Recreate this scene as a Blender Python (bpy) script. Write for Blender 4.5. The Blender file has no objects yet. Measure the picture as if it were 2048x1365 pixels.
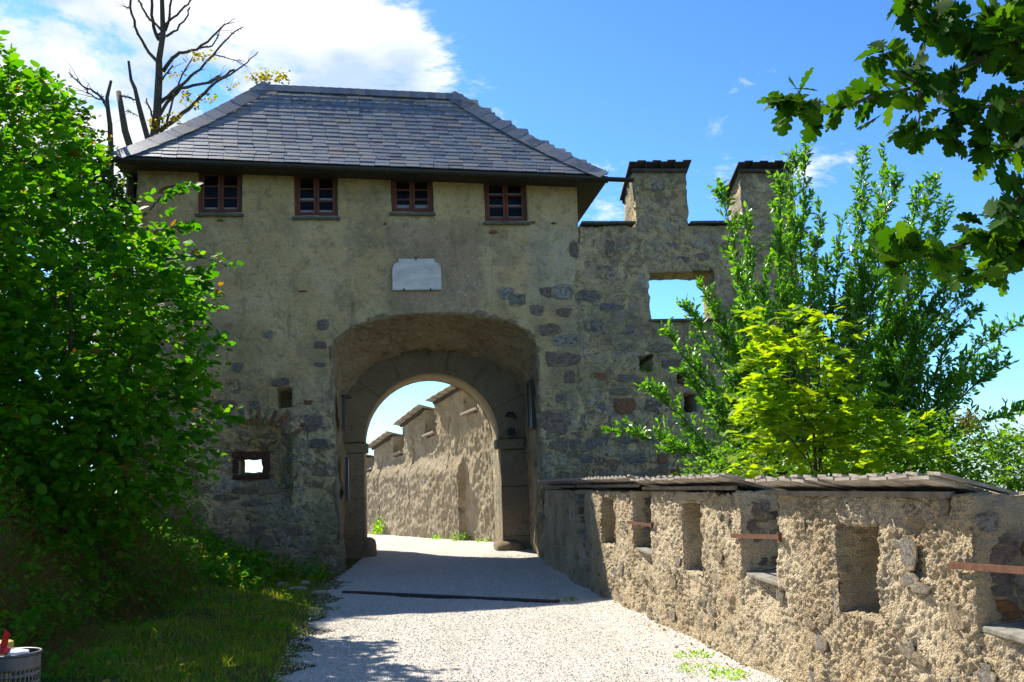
import bpy, math, random
import numpy as np
from mathutils import Vector, Matrix, Euler
random.seed(7); rng = np.random.default_rng(11)
SC = bpy.context.scene; COL = SC.collection
# ------------------------------------------------------------------ camera, world, sun, exposure
FOC = 2000.0; ROLL = math.radians(2.0); PIT = math.atan(286/2000)
fw = np.array([0, math.cos(PIT), math.sin(PIT)]); up0 = np.array([0, -math.sin(PIT), math.cos(PIT)]); ri0 = np.array([1., 0, 0])
RI = ri0*math.cos(ROLL)-up0*math.sin(ROLL); UP = up0*math.cos(ROLL)+ri0*math.sin(ROLL)
EYE = np.array([0, 0, 1.6])
cam = bpy.data.cameras.new('camera'); co = bpy.data.objects.new('camera', cam); COL.objects.link(co)
M = Matrix.Identity(4)
for i in range(3):
    M[i][0] = RI[i]; M[i][1] = UP[i]; M[i][2] = -fw[i]; M[i][3] = EYE[i]
co.matrix_world = M
cam.sensor_width = 36; cam.lens = 36*FOC/2048; cam.clip_start = .05; cam.clip_end = 6000
SC.camera = co
def at(x, y, Y):                       # photograph pixel -> point at forward distance Y
    d = FOC*fw+(x-1024)*RI-(y-682.5)*UP
    return EYE+d*(Y/d[1])

SUN = np.array([-.62, .68, 1.0]); SUN = SUN/np.linalg.norm(SUN)
w = bpy.data.worlds.new('World'); SC.world = w; w.use_nodes = True
nt = w.node_tree; nt.nodes.clear()
def N(nt, t, **k):
    n = nt.nodes.new(t)
    for a, b in k.items(): setattr(n, a, b)
    return n
out = N(nt, 'ShaderNodeOutputWorld'); bg = N(nt, 'ShaderNodeBackground'); sky = N(nt, 'ShaderNodeTexSky')
sky.sky_type = 'NISHITA'; sky.sun_disc = False; sky.sun_elevation = math.asin(SUN[2]); sky.sun_rotation = math.atan2(SUN[0], SUN[1])
sky.altitude = 700; sky.air_density = 1.0; sky.dust_density = .6; sky.ozone_density = 2.5
tc = N(nt, 'ShaderNodeTexCoord')
mp = N(nt, 'ShaderNodeMapping'); mp.inputs['Scale'].default_value = (1, 1, 1.9); nt.links.new(tc.outputs['Generated'], mp.inputs['Vector'])
n1 = N(nt, 'ShaderNodeTexNoise'); n1.inputs['Scale'].default_value = 4.6; n1.inputs['Detail'].default_value = 9; n1.inputs['Roughness'].default_value = .64; n1.inputs['Distortion'].default_value = .35
nt.links.new(mp.outputs['Vector'], n1.inputs['Vector'])
# cloud bank to the front-left, thin scattered clouds elsewhere
def cdir(x, y):
    d = at(x, y, 1.)-EYE; return d/np.linalg.norm(d)
def math_(nt, op, a, b=None, clamp=False):
    n = N(nt, 'ShaderNodeMath', operation=op); n.use_clamp = clamp
    for i, v in enumerate((a, b)):
        if v is None: continue
        if isinstance(v, (int, float)): n.inputs[i].default_value = v
        else: nt.links.new(v, n.inputs[i])
    return n.outputs[0]
def bank(c, r0, r1):
    v = N(nt, 'ShaderNodeVectorMath', operation='DISTANCE'); nt.links.new(tc.outputs['Generated'], v.inputs[0]); v.inputs[1].default_value = tuple(c)
    m = N(nt, 'ShaderNodeMapRange'); m.interpolation_type = 'SMOOTHSTEP'; nt.links.new(v.outputs['Value'], m.inputs[0])
    m.inputs[1].default_value = r0; m.inputs[2].default_value = r1; m.inputs[3].default_value = 1; m.inputs[4].default_value = 0
    return m.outputs[0]
b1 = bank(cdir(300, 250), .12, .38); b2 = bank(cdir(730, 180), .03, .14); b3 = bank(cdir(760, 900), .02, .09); b4 = bank(cdir(2080, 900), .01, .08)
b7 = bank(cdir(40, 90), .06, .24); b5 = bank((-.9, -.1, .35), .3, .8); b6 = bank((.6, -.75, .3), .2, .7)
bs = math_(nt, 'MAXIMUM', math_(nt, 'MAXIMUM', b1, math_(nt, 'MULTIPLY', b7, .75)), b2)
bs = math_(nt, 'MAXIMUM', bs, math_(nt, 'MULTIPLY', b3, .62)); bs = math_(nt, 'MAXIMUM', bs, math_(nt, 'MULTIPLY', b4, .9))
bs = math_(nt, 'MAXIMUM', bs, math_(nt, 'MULTIPLY', b5, .8)); bs = math_(nt, 'MAXIMUM', bs, math_(nt, 'MULTIPLY', b6, .8))
cl = math_(nt, 'ADD', math_(nt, 'MULTIPLY', bs, .27), n1.outputs['Fac'])
cr = N(nt, 'ShaderNodeMapRange'); cr.interpolation_type = 'SMOOTHSTEP'; nt.links.new(cl, cr.inputs[0]); cr.inputs[1].default_value = .62; cr.inputs[2].default_value = .735
tint = N(nt, 'ShaderNodeMix', data_type='RGBA', blend_type='MULTIPLY'); tint.inputs[0].default_value = 1
gs = N(nt, 'ShaderNodeVectorMath', operation='SCALE'); nt.links.new(sky.outputs[0], gs.inputs[0]); gs.inputs['Scale'].default_value = .2
gm = N(nt, 'ShaderNodeGamma'); nt.links.new(gs.outputs[0], gm.inputs[0]); gm.inputs[1].default_value = 1.35
g2 = N(nt, 'ShaderNodeVectorMath', operation='SCALE'); nt.links.new(gm.outputs[0], g2.inputs[0]); g2.inputs['Scale'].default_value = 5.2
nt.links.new(g2.outputs[0], tint.inputs[6]); tint.inputs[7].default_value = (.52, .77, .96, 1)
mixc = N(nt, 'ShaderNodeMix', data_type='RGBA'); nt.links.new(cr.outputs[0], mixc.inputs[0]); nt.links.new(tint.outputs[2], mixc.inputs[6])
n2 = N(nt, 'ShaderNodeTexNoise'); n2.inputs['Scale'].default_value = 9; n2.inputs['Detail'].default_value = 6; nt.links.new(mp.outputs['Vector'], n2.inputs['Vector'])
cc = N(nt, 'ShaderNodeMix', data_type='RGBA'); n2r = N(nt, 'ShaderNodeMapRange'); nt.links.new(n2.outputs['Fac'], n2r.inputs[0]); n2r.inputs[1].default_value = .36; n2r.inputs[2].default_value = .60; nt.links.new(n2r.outputs[0], cc.inputs[0]); cc.inputs[6].default_value = (2.6, 3.3, 4.3, 1); cc.inputs[7].default_value = (4.9, 5.0, 5.3, 1)
nt.links.new(cc.outputs[2], mixc.inputs[7])
nt.links.new(mixc.outputs[2], bg.inputs['Color']); bg.inputs['Strength'].default_value = .12
nt.links.new(bg.outputs[0], out.inputs['Surface'])

sl = bpy.data.lights.new('sun', 'SUN'); sl.energy = 5.0; sl.angle = math.radians(.5); sl.color = (1, .93, .80)
so = bpy.data.objects.new('sun', sl); COL.objects.link(so); so.rotation_euler = Vector(SUN).to_track_quat('Z', 'Y').to_euler(); so.location = (-20, 20, 30)
SC.view_settings.view_transform = 'Standard'; SC.view_settings.look = 'None'; SC.view_settings.gamma = 1; SC.view_settings.use_curve_mapping = False
SC.view_settings.exposure = 1.0
SC.render.engine = 'CYCLES'
# ------------------------------------------------------------------ noise
def _h(ix, iy, iz, s):
    n = (ix*374761393 + iy*668265263 + iz*2147483647 + s*974634777) & 0xffffffff
    n = ((n ^ (n >> 13))*1274126177) & 0xffffffff
    n = ((n ^ (n >> 16))*2246822519) & 0xffffffff
    return ((n ^ (n >> 15)) & 0xffffff)/float(0xffffff)
def vnoise(P, sc=1., s=0):
    p = np.asarray(P, float)*sc; i = np.floor(p).astype(np.int64); f = p-i; f = f*f*(3-2*f); r = 0
    for a in (0, 1):
        for b in (0, 1):
            for c in (0, 1):
                wgt = (f[..., 0] if a else 1-f[..., 0])*(f[..., 1] if b else 1-f[..., 1])*(f[..., 2] if c else 1-f[..., 2])
                r = r+wgt*_h(i[..., 0]+a, i[..., 1]+b, i[..., 2]+c, s)
    return r
def fbm(P, sc=1., s=0, o=4, g=.5):
    t = 0; a = 1; n = 0
    for k in range(o):
        t = t+a*vnoise(P, sc*2**k, s+k*17); n += a; a *= g
    return t/n
def worley(P, sc=1., s=0):
    p = np.asarray(P, float)*sc; i = np.floor(p).astype(np.int64); best = np.full(p.shape[:-1], 9.)
    for a in (-1, 0, 1):
        for b in (-1, 0, 1):
            for c in (-1, 0, 1):
                q = i+np.array([a, b, c])
                fx = q[..., 0]+_h(q[..., 0], q[..., 1], q[..., 2], s); fy = q[..., 1]+_h(q[..., 0], q[..., 1], q[..., 2], s+1); fz = q[..., 2]+_h(q[..., 0], q[..., 1], q[..., 2], s+2)
                d = (p[..., 0]-fx)**2+(p[..., 1]-fy)**2+(p[..., 2]-fz)**2
                best = np.minimum(best, d)
    return np.sqrt(best)
# ------------------------------------------------------------------ objects
def mesh_np(name, V, F, smooth=False, tint=None):
    V = np.asarray(V, np.float32); F = np.asarray(F, np.int32)
    me = bpy.data.meshes.new(name); me.vertices.add(len(V)); me.vertices.foreach_set('co', V.ravel())
    n, k = F.shape; me.loops.add(n*k); me.loops.foreach_set('vertex_index', F.ravel()); me.polygons.add(n)
    me.polygons.foreach_set('loop_start', np.arange(0, n*k, k, dtype=np.int32)); me.polygons.foreach_set('loop_total', np.full(n, k, np.int32))
    me.polygons.foreach_set('use_smooth', np.full(n, smooth, bool))
    me.update(calc_edges=True)
    if tint is not None:
        at_ = me.attributes.new('tint', 'FLOAT', 'POINT'); at_.data.foreach_set('value', np.asarray(tint, np.float32))
    return me
def link(name, me, mat=None, parent=None, label=None, cat=None, group=None, kind=None, loc=None):
    o = bpy.data.objects.new(name, me); COL.objects.link(o)
    if parent: o.parent = parent
    if mat and me and not me.materials: me.materials.append(mat)
    if loc is not None: o.location = loc
    if label: o['label'] = label
    if cat: o['category'] = cat
    if group: o['group'] = group
    if kind: o['kind'] = kind
    return o
def thing(name, label, cat, loc=(0, 0, 0), rz=0, group=None):
    o = link(name, None, None, None, label, cat, group); o.location = loc; o.rotation_euler = (0, 0, rz); return o
class MB:
    def __init__(s): s.v = []; s.f = []
    def add(s, V, F):
        b = len(s.v); s.v += [tuple(v) for v in V]; s.f += [tuple(i+b for i in f) for f in F]; return s
    def box(s, c, d, R=None):
        V = [(x*d[0]/2, y*d[1]/2, z*d[2]/2) for x in (-1, 1) for y in (-1, 1) for z in (-1, 1)]
        if R is not None: V = [R@Vector(v) for v in V]
        V = [(v[0]+c[0], v[1]+c[1], v[2]+c[2]) for v in V]
        return s.add(V, [(0, 1, 3, 2), (4, 6, 7, 5), (0, 4, 5, 1), (2, 3, 7, 6), (0, 2, 6, 4), (1, 5, 7, 3)])
    def tube(s, pts, rad, n=6, cap=True):
        pts = [Vector(p) for p in pts]; rad = [rad]*len(pts) if isinstance(rad, (int, float)) else rad
        V = []; F = []; a0 = None
        for i, p in enumerate(pts):
            t = (pts[min(i+1, len(pts)-1)]-pts[max(i-1, 0)]).normalized()
            if a0 is None: a0 = t.orthogonal().normalized()
            a0 = (a0-t*a0.dot(t)).normalized(); b = t.cross(a0)
            for k in range(n):
                an = 2*math.pi*k/n; V.append(p+(a0*math.cos(an)+b*math.sin(an))*rad[i])
        for i in range(len(pts)-1):
            for k in range(n): F.append((i*n+k, i*n+(k+1) % n, (i+1)*n+(k+1) % n, (i+1)*n+k))
        if cap: F.append(tuple(range(n))[::-1]); F.append(tuple((len(pts)-1)*n+k for k in range(n)))
        return s.add(V, F)
    def build(s, name, mat, parent=None, smooth=False, bevel=0, **k):
        me = bpy.data.meshes.new(name); me.from_pydata(s.v, [], s.f)
        if smooth: me.polygons.foreach_set('use_smooth', np.ones(len(me.polygons), bool))
        me.update(); o = link(name, me, mat, parent, **k)
        if bevel:
            m = o.modifiers.new('bevel', 'BEVEL'); m.width = bevel; m.segments = 2; m.limit_method = 'ANGLE'
        return o
# ------------------------------------------------------------------ materials
def newmat(name):
    m = bpy.data.materials.new(name); m.use_nodes = True; t = m.node_tree; t.nodes.clear()
    o = N(t, 'ShaderNodeOutputMaterial'); b = N(t, 'ShaderNodeBsdfPrincipled'); t.links.new(b.outputs[0], o.inputs[0])
    return m, t, b, o
def setc(t, sock, v):
    if hasattr(v, 'is_linked') or hasattr(v, 'links'): t.links.new(v, sock)
    else: sock.default_value = tuple(v)+(1,) if (isinstance(v, (tuple, list)) and len(v) == 3) else v
def mix(t, f, a, b, bt='MIX'):
    n = N(t, 'ShaderNodeMix', data_type='RGBA', blend_type=bt); setc(t, n.inputs[0], f); setc(t, n.inputs[6], a); setc(t, n.inputs[7], b); return n.outputs[2]
def noise(t, v, sc, det=4, ro=.5, dist=0):
    n = N(t, 'ShaderNodeTexNoise'); t.links.new(v, n.inputs['Vector']); n.inputs['Scale'].default_value = sc; n.inputs['Detail'].default_value = det; n.inputs['Roughness'].default_value = ro; n.inputs['Distortion'].default_value = dist
    return n.outputs['Fac']
def voro(t, v, sc, feat='F1', out='Distance'):
    n = N(t, 'ShaderNodeTexVoronoi', feature=feat); t.links.new(v, n.inputs['Vector']); n.inputs['Scale'].default_value = sc; return n.outputs[out]
def rng_(t, s, a, b, c=0, d=1, sm=True):
    n = N(t, 'ShaderNodeMapRange'); n.interpolation_type = 'SMOOTHSTEP' if sm else 'LINEAR'; t.links.new(s, n.inputs[0])
    for i, v in enumerate((a, b, c, d)): n.inputs[i+1].default_value = v
    return n.outputs[0]
def coords(t): return N(t, 'ShaderNodeTexCoord').outputs['Object']
def bump(t, b, h, st=.5, dist=.02, prev=None):
    n = N(t, 'ShaderNodeBump'); t.links.new(h, n.inputs['Height']); n.inputs['Strength'].default_value = st; n.inputs['Distance'].default_value = dist
    if prev: t.links.new(prev, n.inputs['Normal'])
    t.links.new(n.outputs[0], b.inputs['Normal']); return n.outputs[0]
def boxmask(t, v, s0, s1, z0, z1, soft, ns=1.5, na=.6):        # soft-edged, noise-ragged patch in wall coordinates
    sep = N(t, 'ShaderNodeSeparateXYZ'); t.links.new(v, sep.inputs[0])
    wob = math_(t, 'MULTIPLY', math_(t, 'SUBTRACT', noise(t, v, ns, 5, .6), .5), na)
    x = math_(t, 'ADD', sep.outputs[0], wob); z = math_(t, 'ADD', sep.outputs[2], wob)
    r = math_(t, 'MULTIPLY', rng_(t, x, s0-soft, s0+soft), rng_(t, x, s1-soft, s1+soft, 1, 0))
    return math_(t, 'MULTIPLY', r, math_(t, 'MULTIPLY', rng_(t, z, z0-soft, z0+soft), rng_(t, z, z1-soft, z1+soft, 1, 0)))
def m_wall(name, right=False):
    m, t, b, o = newmat(name); v = coords(t)
    c = mix(t, rng_(t, noise(t, v, .9, 6, .6), .35, .65), (.57, .435, .205), (.70, .555, .30))
    c = mix(t, rng_(t, noise(t, v, 2.7, 5, .65), .5, .72), c, (.40, .325, .17))
    # grey rubble showing through the render, more at the foot and over the curtain wall
    sep = N(t, 'ShaderNodeSeparateXYZ'); t.links.new(v, sep.inputs[0])
    low = rng_(t, math_(t, 'ADD', sep.outputs[2], math_(t, 'MULTIPLY', noise(t, v, 1.1, 4), 1.6)), 3.4, 5.2, 1, 0)
    if right: low = math_(t, 'MAXIMUM', low, .7)
    gn = rng_(t, noise(t, v, 4.2, 6, .62, .4), .5, .62)
    c = mix(t, math_(t, 'MULTIPLY', math_(t, 'MULTIPLY', gn, low), .8), c, (.155, .15, .135))
    c = mix(t, math_(t, 'MULTIPLY', rng_(t, noise(t, v, 1.9, 4, .6), .56, .7), math_(t, 'MULTIPLY', low, .6)), c, (.20, .105, .07))
    nz = N(t, 'ShaderNodeTexNoise'); t.links.new(v, nz.inputs['Vector']); nz.inputs['Scale'].default_value = 3.5; nz.inputs['Detail'].default_value = 5
    dv_ = N(t, 'ShaderNodeVectorMath', operation='MULTIPLY_ADD'); t.links.new(nz.outputs['Color'], dv_.inputs[0]); dv_.inputs[1].default_value = (.34, .34, .34); t.links.new(v, dv_.inputs[2])
    sc3 = N(t, 'ShaderNodeMapping'); sc3.inputs['Scale'].default_value = (2.3, .8, 3.4); t.links.new(dv_.outputs[0], sc3.inputs[0])
    vc = N(t, 'ShaderNodeTexVoronoi'); t.links.new(sc3.outputs[0], vc.inputs['Vector']); vc.inputs['Scale'].default_value = 1
    ve = N(t, 'ShaderNodeTexVoronoi', feature='DISTANCE_TO_EDGE'); t.links.new(sc3.outputs[0], ve.inputs['Vector']); ve.inputs['Scale'].default_value = 1
    sp = N(t, 'ShaderNodeSeparateColor'); t.links.new(vc.outputs['Color'], sp.inputs[0])
    cell = mix(t, rng_(t, sp.outputs[0], .3, .6, sm=False), (.33, .305, .25), (.50, .42, .27)); cell = mix(t, rng_(t, sp.outputs[1], .72, .78), cell, (.20, .12, .085)); cell = mix(t, rng_(t, sp.outputs[2], .78, .82), cell, (.36, .36, .32))
    cell = mix(t, rng_(t, noise(t, v, 8, 6, .7), .42, .66), cell, (.13, .12, .10))
    inside = rng_(t, math_(t, 'ADD', ve.outputs['Distance'], math_(t, 'MULTIPLY', math_(t, 'SUBTRACT', noise(t, v, 7, 5, .65), .5), .22)), .07, .13)
    show = rng_(t, math_(t, 'ADD', noise(t, v, 1.2, 5, .65), math_(t, 'MULTIPLY', sp.outputs[0], .16)), .42, .54)
    inside = math_(t, 'MULTIPLY', math_(t, 'MULTIPLY', inside, show), low)
    c = mix(t, math_(t, 'MULTIPLY', inside, .85), c, cell)
    joint = math_(t, 'MULTIPLY', math_(t, 'MULTIPLY', rng_(t, ve.outputs['Distance'], .02, .05, 1, 0), rng_(t, noise(t, v, 5, 4, .6), .5, .6)), low)
    c = mix(t, math_(t, 'MULTIPLY', joint, .6), c, (.07, .05, .03))
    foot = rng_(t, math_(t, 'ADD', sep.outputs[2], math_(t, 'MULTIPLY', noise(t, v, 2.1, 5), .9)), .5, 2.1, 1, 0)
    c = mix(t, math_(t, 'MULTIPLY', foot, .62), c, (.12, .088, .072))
    if not right:
        c = mix(t, math_(t, 'MULTIPLY', boxmask(t, v, -2.45, -.55, 5.0, 7.0, .12), .6), c, (.36, .265, .19))
        lich = math_(t, 'MULTIPLY', boxmask(t, v, .35, 1.6, 5.2, 6.9, .3, 2.2, .9), rng_(t, noise(t, v, 14, 5, .7), .44, .56))
        c = mix(t, math_(t, 'MULTIPLY', lich, .8), c, (.50, .50, .42))
    # old grey-white flecks of lichen and quartz
    fl = math_(t, 'MULTIPLY', rng_(t, noise(t, v, 17, 5, .75), .53, .60), rng_(t, noise(t, v, 1.3, 5, .65), .40, .56))
    c = mix(t, math_(t, 'MULTIPLY', fl, .8), c, (.58, .57, .46))
    c = mix(t, math_(t, 'MULTIPLY', rng_(t, noise(t, v, .55, 6, .65), .5, .62), .45), c, (.20, .185, .14))
    c = mix(t, math_(t, 'MULTIPLY', rng_(t, noise(t, v, 5.5, 7, .75), .50, .62), .5), c, (.22, .195, .13))
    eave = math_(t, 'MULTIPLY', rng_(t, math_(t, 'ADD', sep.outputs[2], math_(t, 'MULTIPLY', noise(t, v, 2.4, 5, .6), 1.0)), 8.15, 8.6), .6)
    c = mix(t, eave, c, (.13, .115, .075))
    dk = math_(t, 'MULTIPLY', rng_(t, noise(t, v, 20, 5, .75), .57, .66), .6)
    c = mix(t, dk, c, (.075, .06, .04))
    # dark damp streaks under the eave and sills
    st = N(t, 'ShaderNodeMapping'); st.inputs['Scale'].default_value = (3.0, 3.0, .55); t.links.new(v, st.inputs[0])
    c = mix(t, math_(t, 'MULTIPLY', rng_(t, noise(t, st.outputs[0], 1.3, 5, .6), .58, .74), .45), c, (.10, .095, .07))
    gr = math_(t, 'MULTIPLY', rng_(t, noise(t, v, .7, 3), .52, .66), .25)
    c = mix(t, gr, c, (.16, .17, .07))
    t.links.new(c, b.inputs['Base Color']); b.inputs['Roughness'].default_value = .95; b.inputs['Specular IOR Level'].default_value = .15
    h = math_(t, 'ADD', math_(t, 'MULTIPLY', noise(t, v, 9, 8, .65), 1.), math_(t, 'MULTIPLY', noise(t, v, 55, 3, .6), .5))
    h = math_(t, 'SUBTRACT', math_(t, 'ADD', h, math_(t, 'MULTIPLY', inside, .35)), math_(t, 'MULTIPLY', joint, .6))
    bump(t, b, h, 1., .06)
    return m
def m_rough(name, c1, c2, c3, sc=1.):
    m, t, b, o = newmat(name); v = coords(t)
    c = mix(t, rng_(t, noise(t, v, 1.6*sc, 6, .6), .38, .62), c1, c2)
    c = mix(t, math_(t, 'MULTIPLY', rng_(t, noise(t, v, 5*sc, 5, .6, .5), .55, .68), .8), c, c3)
    c = mix(t, math_(t, 'MULTIPLY', rng_(t, noise(t, v, 38*sc, 4, .7), .55, .7), .5), c, (.62, .55, .42))
    c = mix(t, math_(t, 'MULTIPLY', rng_(t, noise(t, v, 22*sc, 5, .75), .56, .68), .65), c, (.17, .125, .075))
    c = mix(t, math_(t, 'MULTIPLY', rng_(t, noise(t, v, 2.3, 3, .6), .62, .72), .5), c, (.33, .19, .09))
    t.links.new(c, b.inputs['Base Color']); b.inputs['Roughness'].default_value = .95; b.inputs['Specular IOR Level'].default_value = .15
    h = math_(t, 'ADD', noise(t, v, 30, 8, .75), math_(t, 'MULTIPLY', voro(t, v, 75), -.7))
    bump(t, b, h, 1., .035)
    return m
def m_stone(name, cols, sc=1., mortar=((.50, .39, .20), (.36, .295, .17))):
    m, t, b, o = newmat(name); v = coords(t); oi = N(t, 'ShaderNodeObjectInfo')
    va = N(t, 'ShaderNodeVectorMath', operation='ADD'); t.links.new(v, va.inputs[0]); t.links.new(oi.outputs['Location'], va.inputs[1]); v = va.outputs[0]
    r = N(t, 'ShaderNodeValToRGB'); t.links.new(oi.outputs['Random'], r.inputs[0]); r.color_ramp.interpolation = 'CONSTANT'
    e = r.color_ramp.elements
    while len(e) < len(cols): e.new(.5)
    for i, c in enumerate(cols): e[i].position = i/len(cols); e[i].color = tuple(c)+(1,)
    c = mix(t, rng_(t, noise(t, v, 7*sc, 6, .65), .4, .65), r.outputs[0], (.10, .095, .085))
    c = mix(t, math_(t, 'MULTIPLY', rng_(t, noise(t, v, 3.1*sc, 5, .65, .6), .52, .66), .75), c, (.25, .19, .105))
    c = mix(t, math_(t, 'MULTIPLY', rng_(t, noise(t, v, 30*sc, 4, .7), .58, .68), .5), c, (.42, .41, .36))
    t.links.new(c, b.inputs['Base Color']); b.inputs['Roughness'].default_value = .92; b.inputs['Specular IOR Level'].default_value = .2
    so_ = N(t, 'ShaderNodeSeparateXYZ'); t.links.new(coords(t), so_.inputs[0]); gp = N(t, 'ShaderNodeNewGeometry').outputs['Position']
    rim = math_(t, 'MAXIMUM', math_(t, 'ABSOLUTE', so_.outputs[0]), math_(t, 'ABSOLUTE', so_.outputs[2]))
    rim = math_(t, 'ADD', rim, math_(t, 'MULTIPLY', math_(t, 'SUBTRACT', noise(t, gp, 6, 6, .7), .5), .75))
    c = mix(t, rng_(t, rim, .33, .46), c, mix(t, rng_(t, noise(t, gp, 3, 5, .6), .4, .65), mortar[0], mortar[1]))
    t.links.new(c, b.inputs['Base Color'])
    bump(t, b, noise(t, v, 14*sc, 9, .7), .9, .05)
    return m
def m_simple(name, col, ro=.6, col2=None, sc=8, bm=0, metal=0, str_=None, spec=.5):
    m, t, b, o = newmat(name); v = coords(t)
    if str_:
        s = N(t, 'ShaderNodeMapping'); s.inputs['Scale'].default_value = str_; t.links.new(v, s.inputs[0]); v = s.outputs[0]
    c = mix(t, rng_(t, noise(t, v, sc, 6, .6), .35, .65), col, col2 or tuple(x*.6 for x in col))
    t.links.new(c, b.inputs['Base Color']); b.inputs['Roughness'].default_value = ro; b.inputs['Metallic'].default_value = metal; b.inputs['Specular IOR Level'].default_value = spec
    if bm: bump(t, b, noise(t, v, sc*3, 7, .65), bm, .01)
    return m
def m_slate():
    m, t, b, o = newmat('slate'); v = coords(t); oi = N(t, 'ShaderNodeObjectInfo'); a = N(t, 'ShaderNodeAttribute', attribute_name='tint')
    r = math_(t, 'FRACT', math_(t, 'ADD', oi.outputs['Random'], a.outputs['Fac']))
    ra = N(t, 'ShaderNodeValToRGB'); t.links.new(r, ra.inputs[0]); ra.color_ramp.interpolation = 'CONSTANT'
    cols = [(.10, .125, .15), (.135, .16, .185), (.08, .10, .125), (.15, .175, .185), (.18, .19, .19), (.11, .13, .145), (.19, .165, .13), (.12, .145, .17), (.065, .08, .10)]
    e = ra.color_ramp.elements
    while len(e) < len(cols): e.new(.5)
    for i, c in enumerate(cols): e[i].position = i/len(cols); e[i].color = c+(1,)
    g = N(t, 'ShaderNodeNewGeometry').outputs['Position']
    c = mix(t, rng_(t, noise(t, g, 5, 6, .7), .45, .7), ra.outputs[0], (.19, .165, .13))
    c = mix(t, math_(t, 'MULTIPLY', rng_(t, noise(t, g, 1.1, 4, .6), .55, .72), .35), c, (.22, .15, .12))
    t.links.new(c, b.inputs['Base Color']); b.inputs['Roughness'].default_value = .42; b.inputs['Specular IOR Level'].default_value = .55
    bump(t, b, noise(t, g, 30, 5, .6), .35, .01)
    return m
def m_leaf(name, c1, c2, c3, trans=.5, ro=.45, warm=None, spec=.25):
    m, t, b, o = newmat(name); oi = N(t, 'ShaderNodeObjectInfo'); a = N(t, 'ShaderNodeAttribute', attribute_name='tint')
    r = math_(t, 'FRACT', math_(t, 'ADD', oi.outputs['Random'], a.outputs['Fac']))
    ra = N(t, 'ShaderNodeValToRGB'); t.links.new(r, ra.inputs[0]); e = ra.color_ramp.elements
    cols = [(0, c1), (.5, c2), (.9, c3)]+([(.965, c3), (.975, warm)] if warm else [])
    while len(e) < len(cols): e.new(.5)
    for i, (p, c) in enumerate(cols): e[i].position = p; e[i].color = tuple(c)+(1,)
    c = ra.outputs[0]
    t.links.new(c, b.inputs['Base Color']); b.inputs['Roughness'].default_value = ro; b.inputs['Specular IOR Level'].default_value = spec
    tr = N(t, 'ShaderNodeBsdfTranslucent'); tc_ = mix(t, 1, c, (3.0, 2.4, .5), 'MULTIPLY'); t.links.new(tc_, tr.inputs['Color'])
    ms = N(t, 'ShaderNodeMixShader'); ms.inputs[0].default_value = trans; t.links.new(b.outputs[0], ms.inputs[1]); t.links.new(tr.outputs[0], ms.inputs[2]); t.links.new(ms.outputs[0], o.inputs[0])
    return m
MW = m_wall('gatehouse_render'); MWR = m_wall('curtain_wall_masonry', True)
MR = m_rough('roughcast', (.50, .395, .25), (.66, .545, .375), (.33, .295, .24))
MR2 = m_rough('roughcast_far', (.45, .37, .245), (.56, .47, .33), (.33, .295, .235), 1.3)
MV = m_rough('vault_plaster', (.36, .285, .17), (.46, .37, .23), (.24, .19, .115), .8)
MST = m_stone('rubble_stone', [(.27, .265, .235), (.32, .30, .25), (.24, .215, .185), (.40, .40, .36), (.29, .21, .165), (.27, .255, .23), (.37, .31, .21)])
MSR = m_stone('red_stone', [(.36, .16, .06), (.42, .20, .08), (.28, .12, .06)], 1., ((.36, .18, .075), (.30, .21, .12)))
MSF = m_stone('foot_stone', [(.30, .215, .175), (.23, .20, .19), (.36, .30, .235), (.25, .175, .15), (.40, .37, .32), (.19, .165, .155)], 1., ((.50, .41, .26), (.34, .28, .19)))
MSA = m_rough('arch_stone_brown', (.34, .265, .165), (.27, .205, .13), (.20, .155, .105), .8)
MSP = m_stone('parapet_stone', [(.40, .345, .26), (.34, .31, .27), (.42, .33, .21), (.30, .27, .23)], 1., ((.42, .335, .215), (.54, .45, .31)))
MSD = m_rough('dark_red_stone', (.10, .048, .038), (.13, .065, .05), (.08, .05, .042))
MSL = m_slate()
MLAM = m_simple('slate_slab', (.10, .115, .10), .7, (.06, .07, .06), 9, .4)
MGUT = m_simple('gutter_metal', (.028, .03, .026), .5, (.02, .022, .02), 3, 0, .2)
MWD = m_simple('dark_timber', (.045, .03, .02), .8, (.025, .018, .012), 5, .4, str_=(1, 8, 8))
MFR = m_simple('window_wood', (.15, .042, .014), .6, (.095, .027, .010), 6, .2)
MBD = m_simple('weathered_board', (.44, .39, .33), .9, (.24, .205, .17), 10, .7, str_=(.6, .6, 6))
MBDD = m_simple('dark_weathered_board', (.07, .06, .05), .9, (.035, .03, .025), 10, .6)
MBDS = m_simple('lichened_slab', (.26, .24, .20), .9, (.12, .11, .09), 7, .8)
MBRR = m_simple('bearer_timber', (.22, .18, .14), .9, (.12, .10, .075), 10, .6)
MIR = m_simple('rusty_iron', (.16, .065, .035), .75, (.10, .04, .022), 20, .4, .3)
MIRD = m_simple('dark_iron', (.03, .028, .026), .6, None, 20, .2, .5)
MMB = m_simple('marble', (.66, .66, .62), .5, (.48, .49, .47), 2.2, .15, str_=(1, 1, 2.5))
MBK = m_simple('bark', (.045, .038, .028), .95, (.09, .08, .05), 12, .8)
MTW = m_simple('twig', (.10, .06, .035), .85, (.07, .05, .03), 12, .4)
MDK = m_simple('painted_room_shade', (.012, .010, .008), .9)
MPAL = m_simple('pale_strip_white', (.55, .60, .70), .8, (.45, .5, .6), 4)
mg, t, b, o = newmat('window_glass'); b.inputs['Base Color'].default_value = (.02, .025, .04, 1); b.inputs['Roughness'].default_value = .04; b.inputs['Alpha'].default_value = .12; b.inputs['Specular IOR Level'].default_value = .3; MGL = mg
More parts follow.
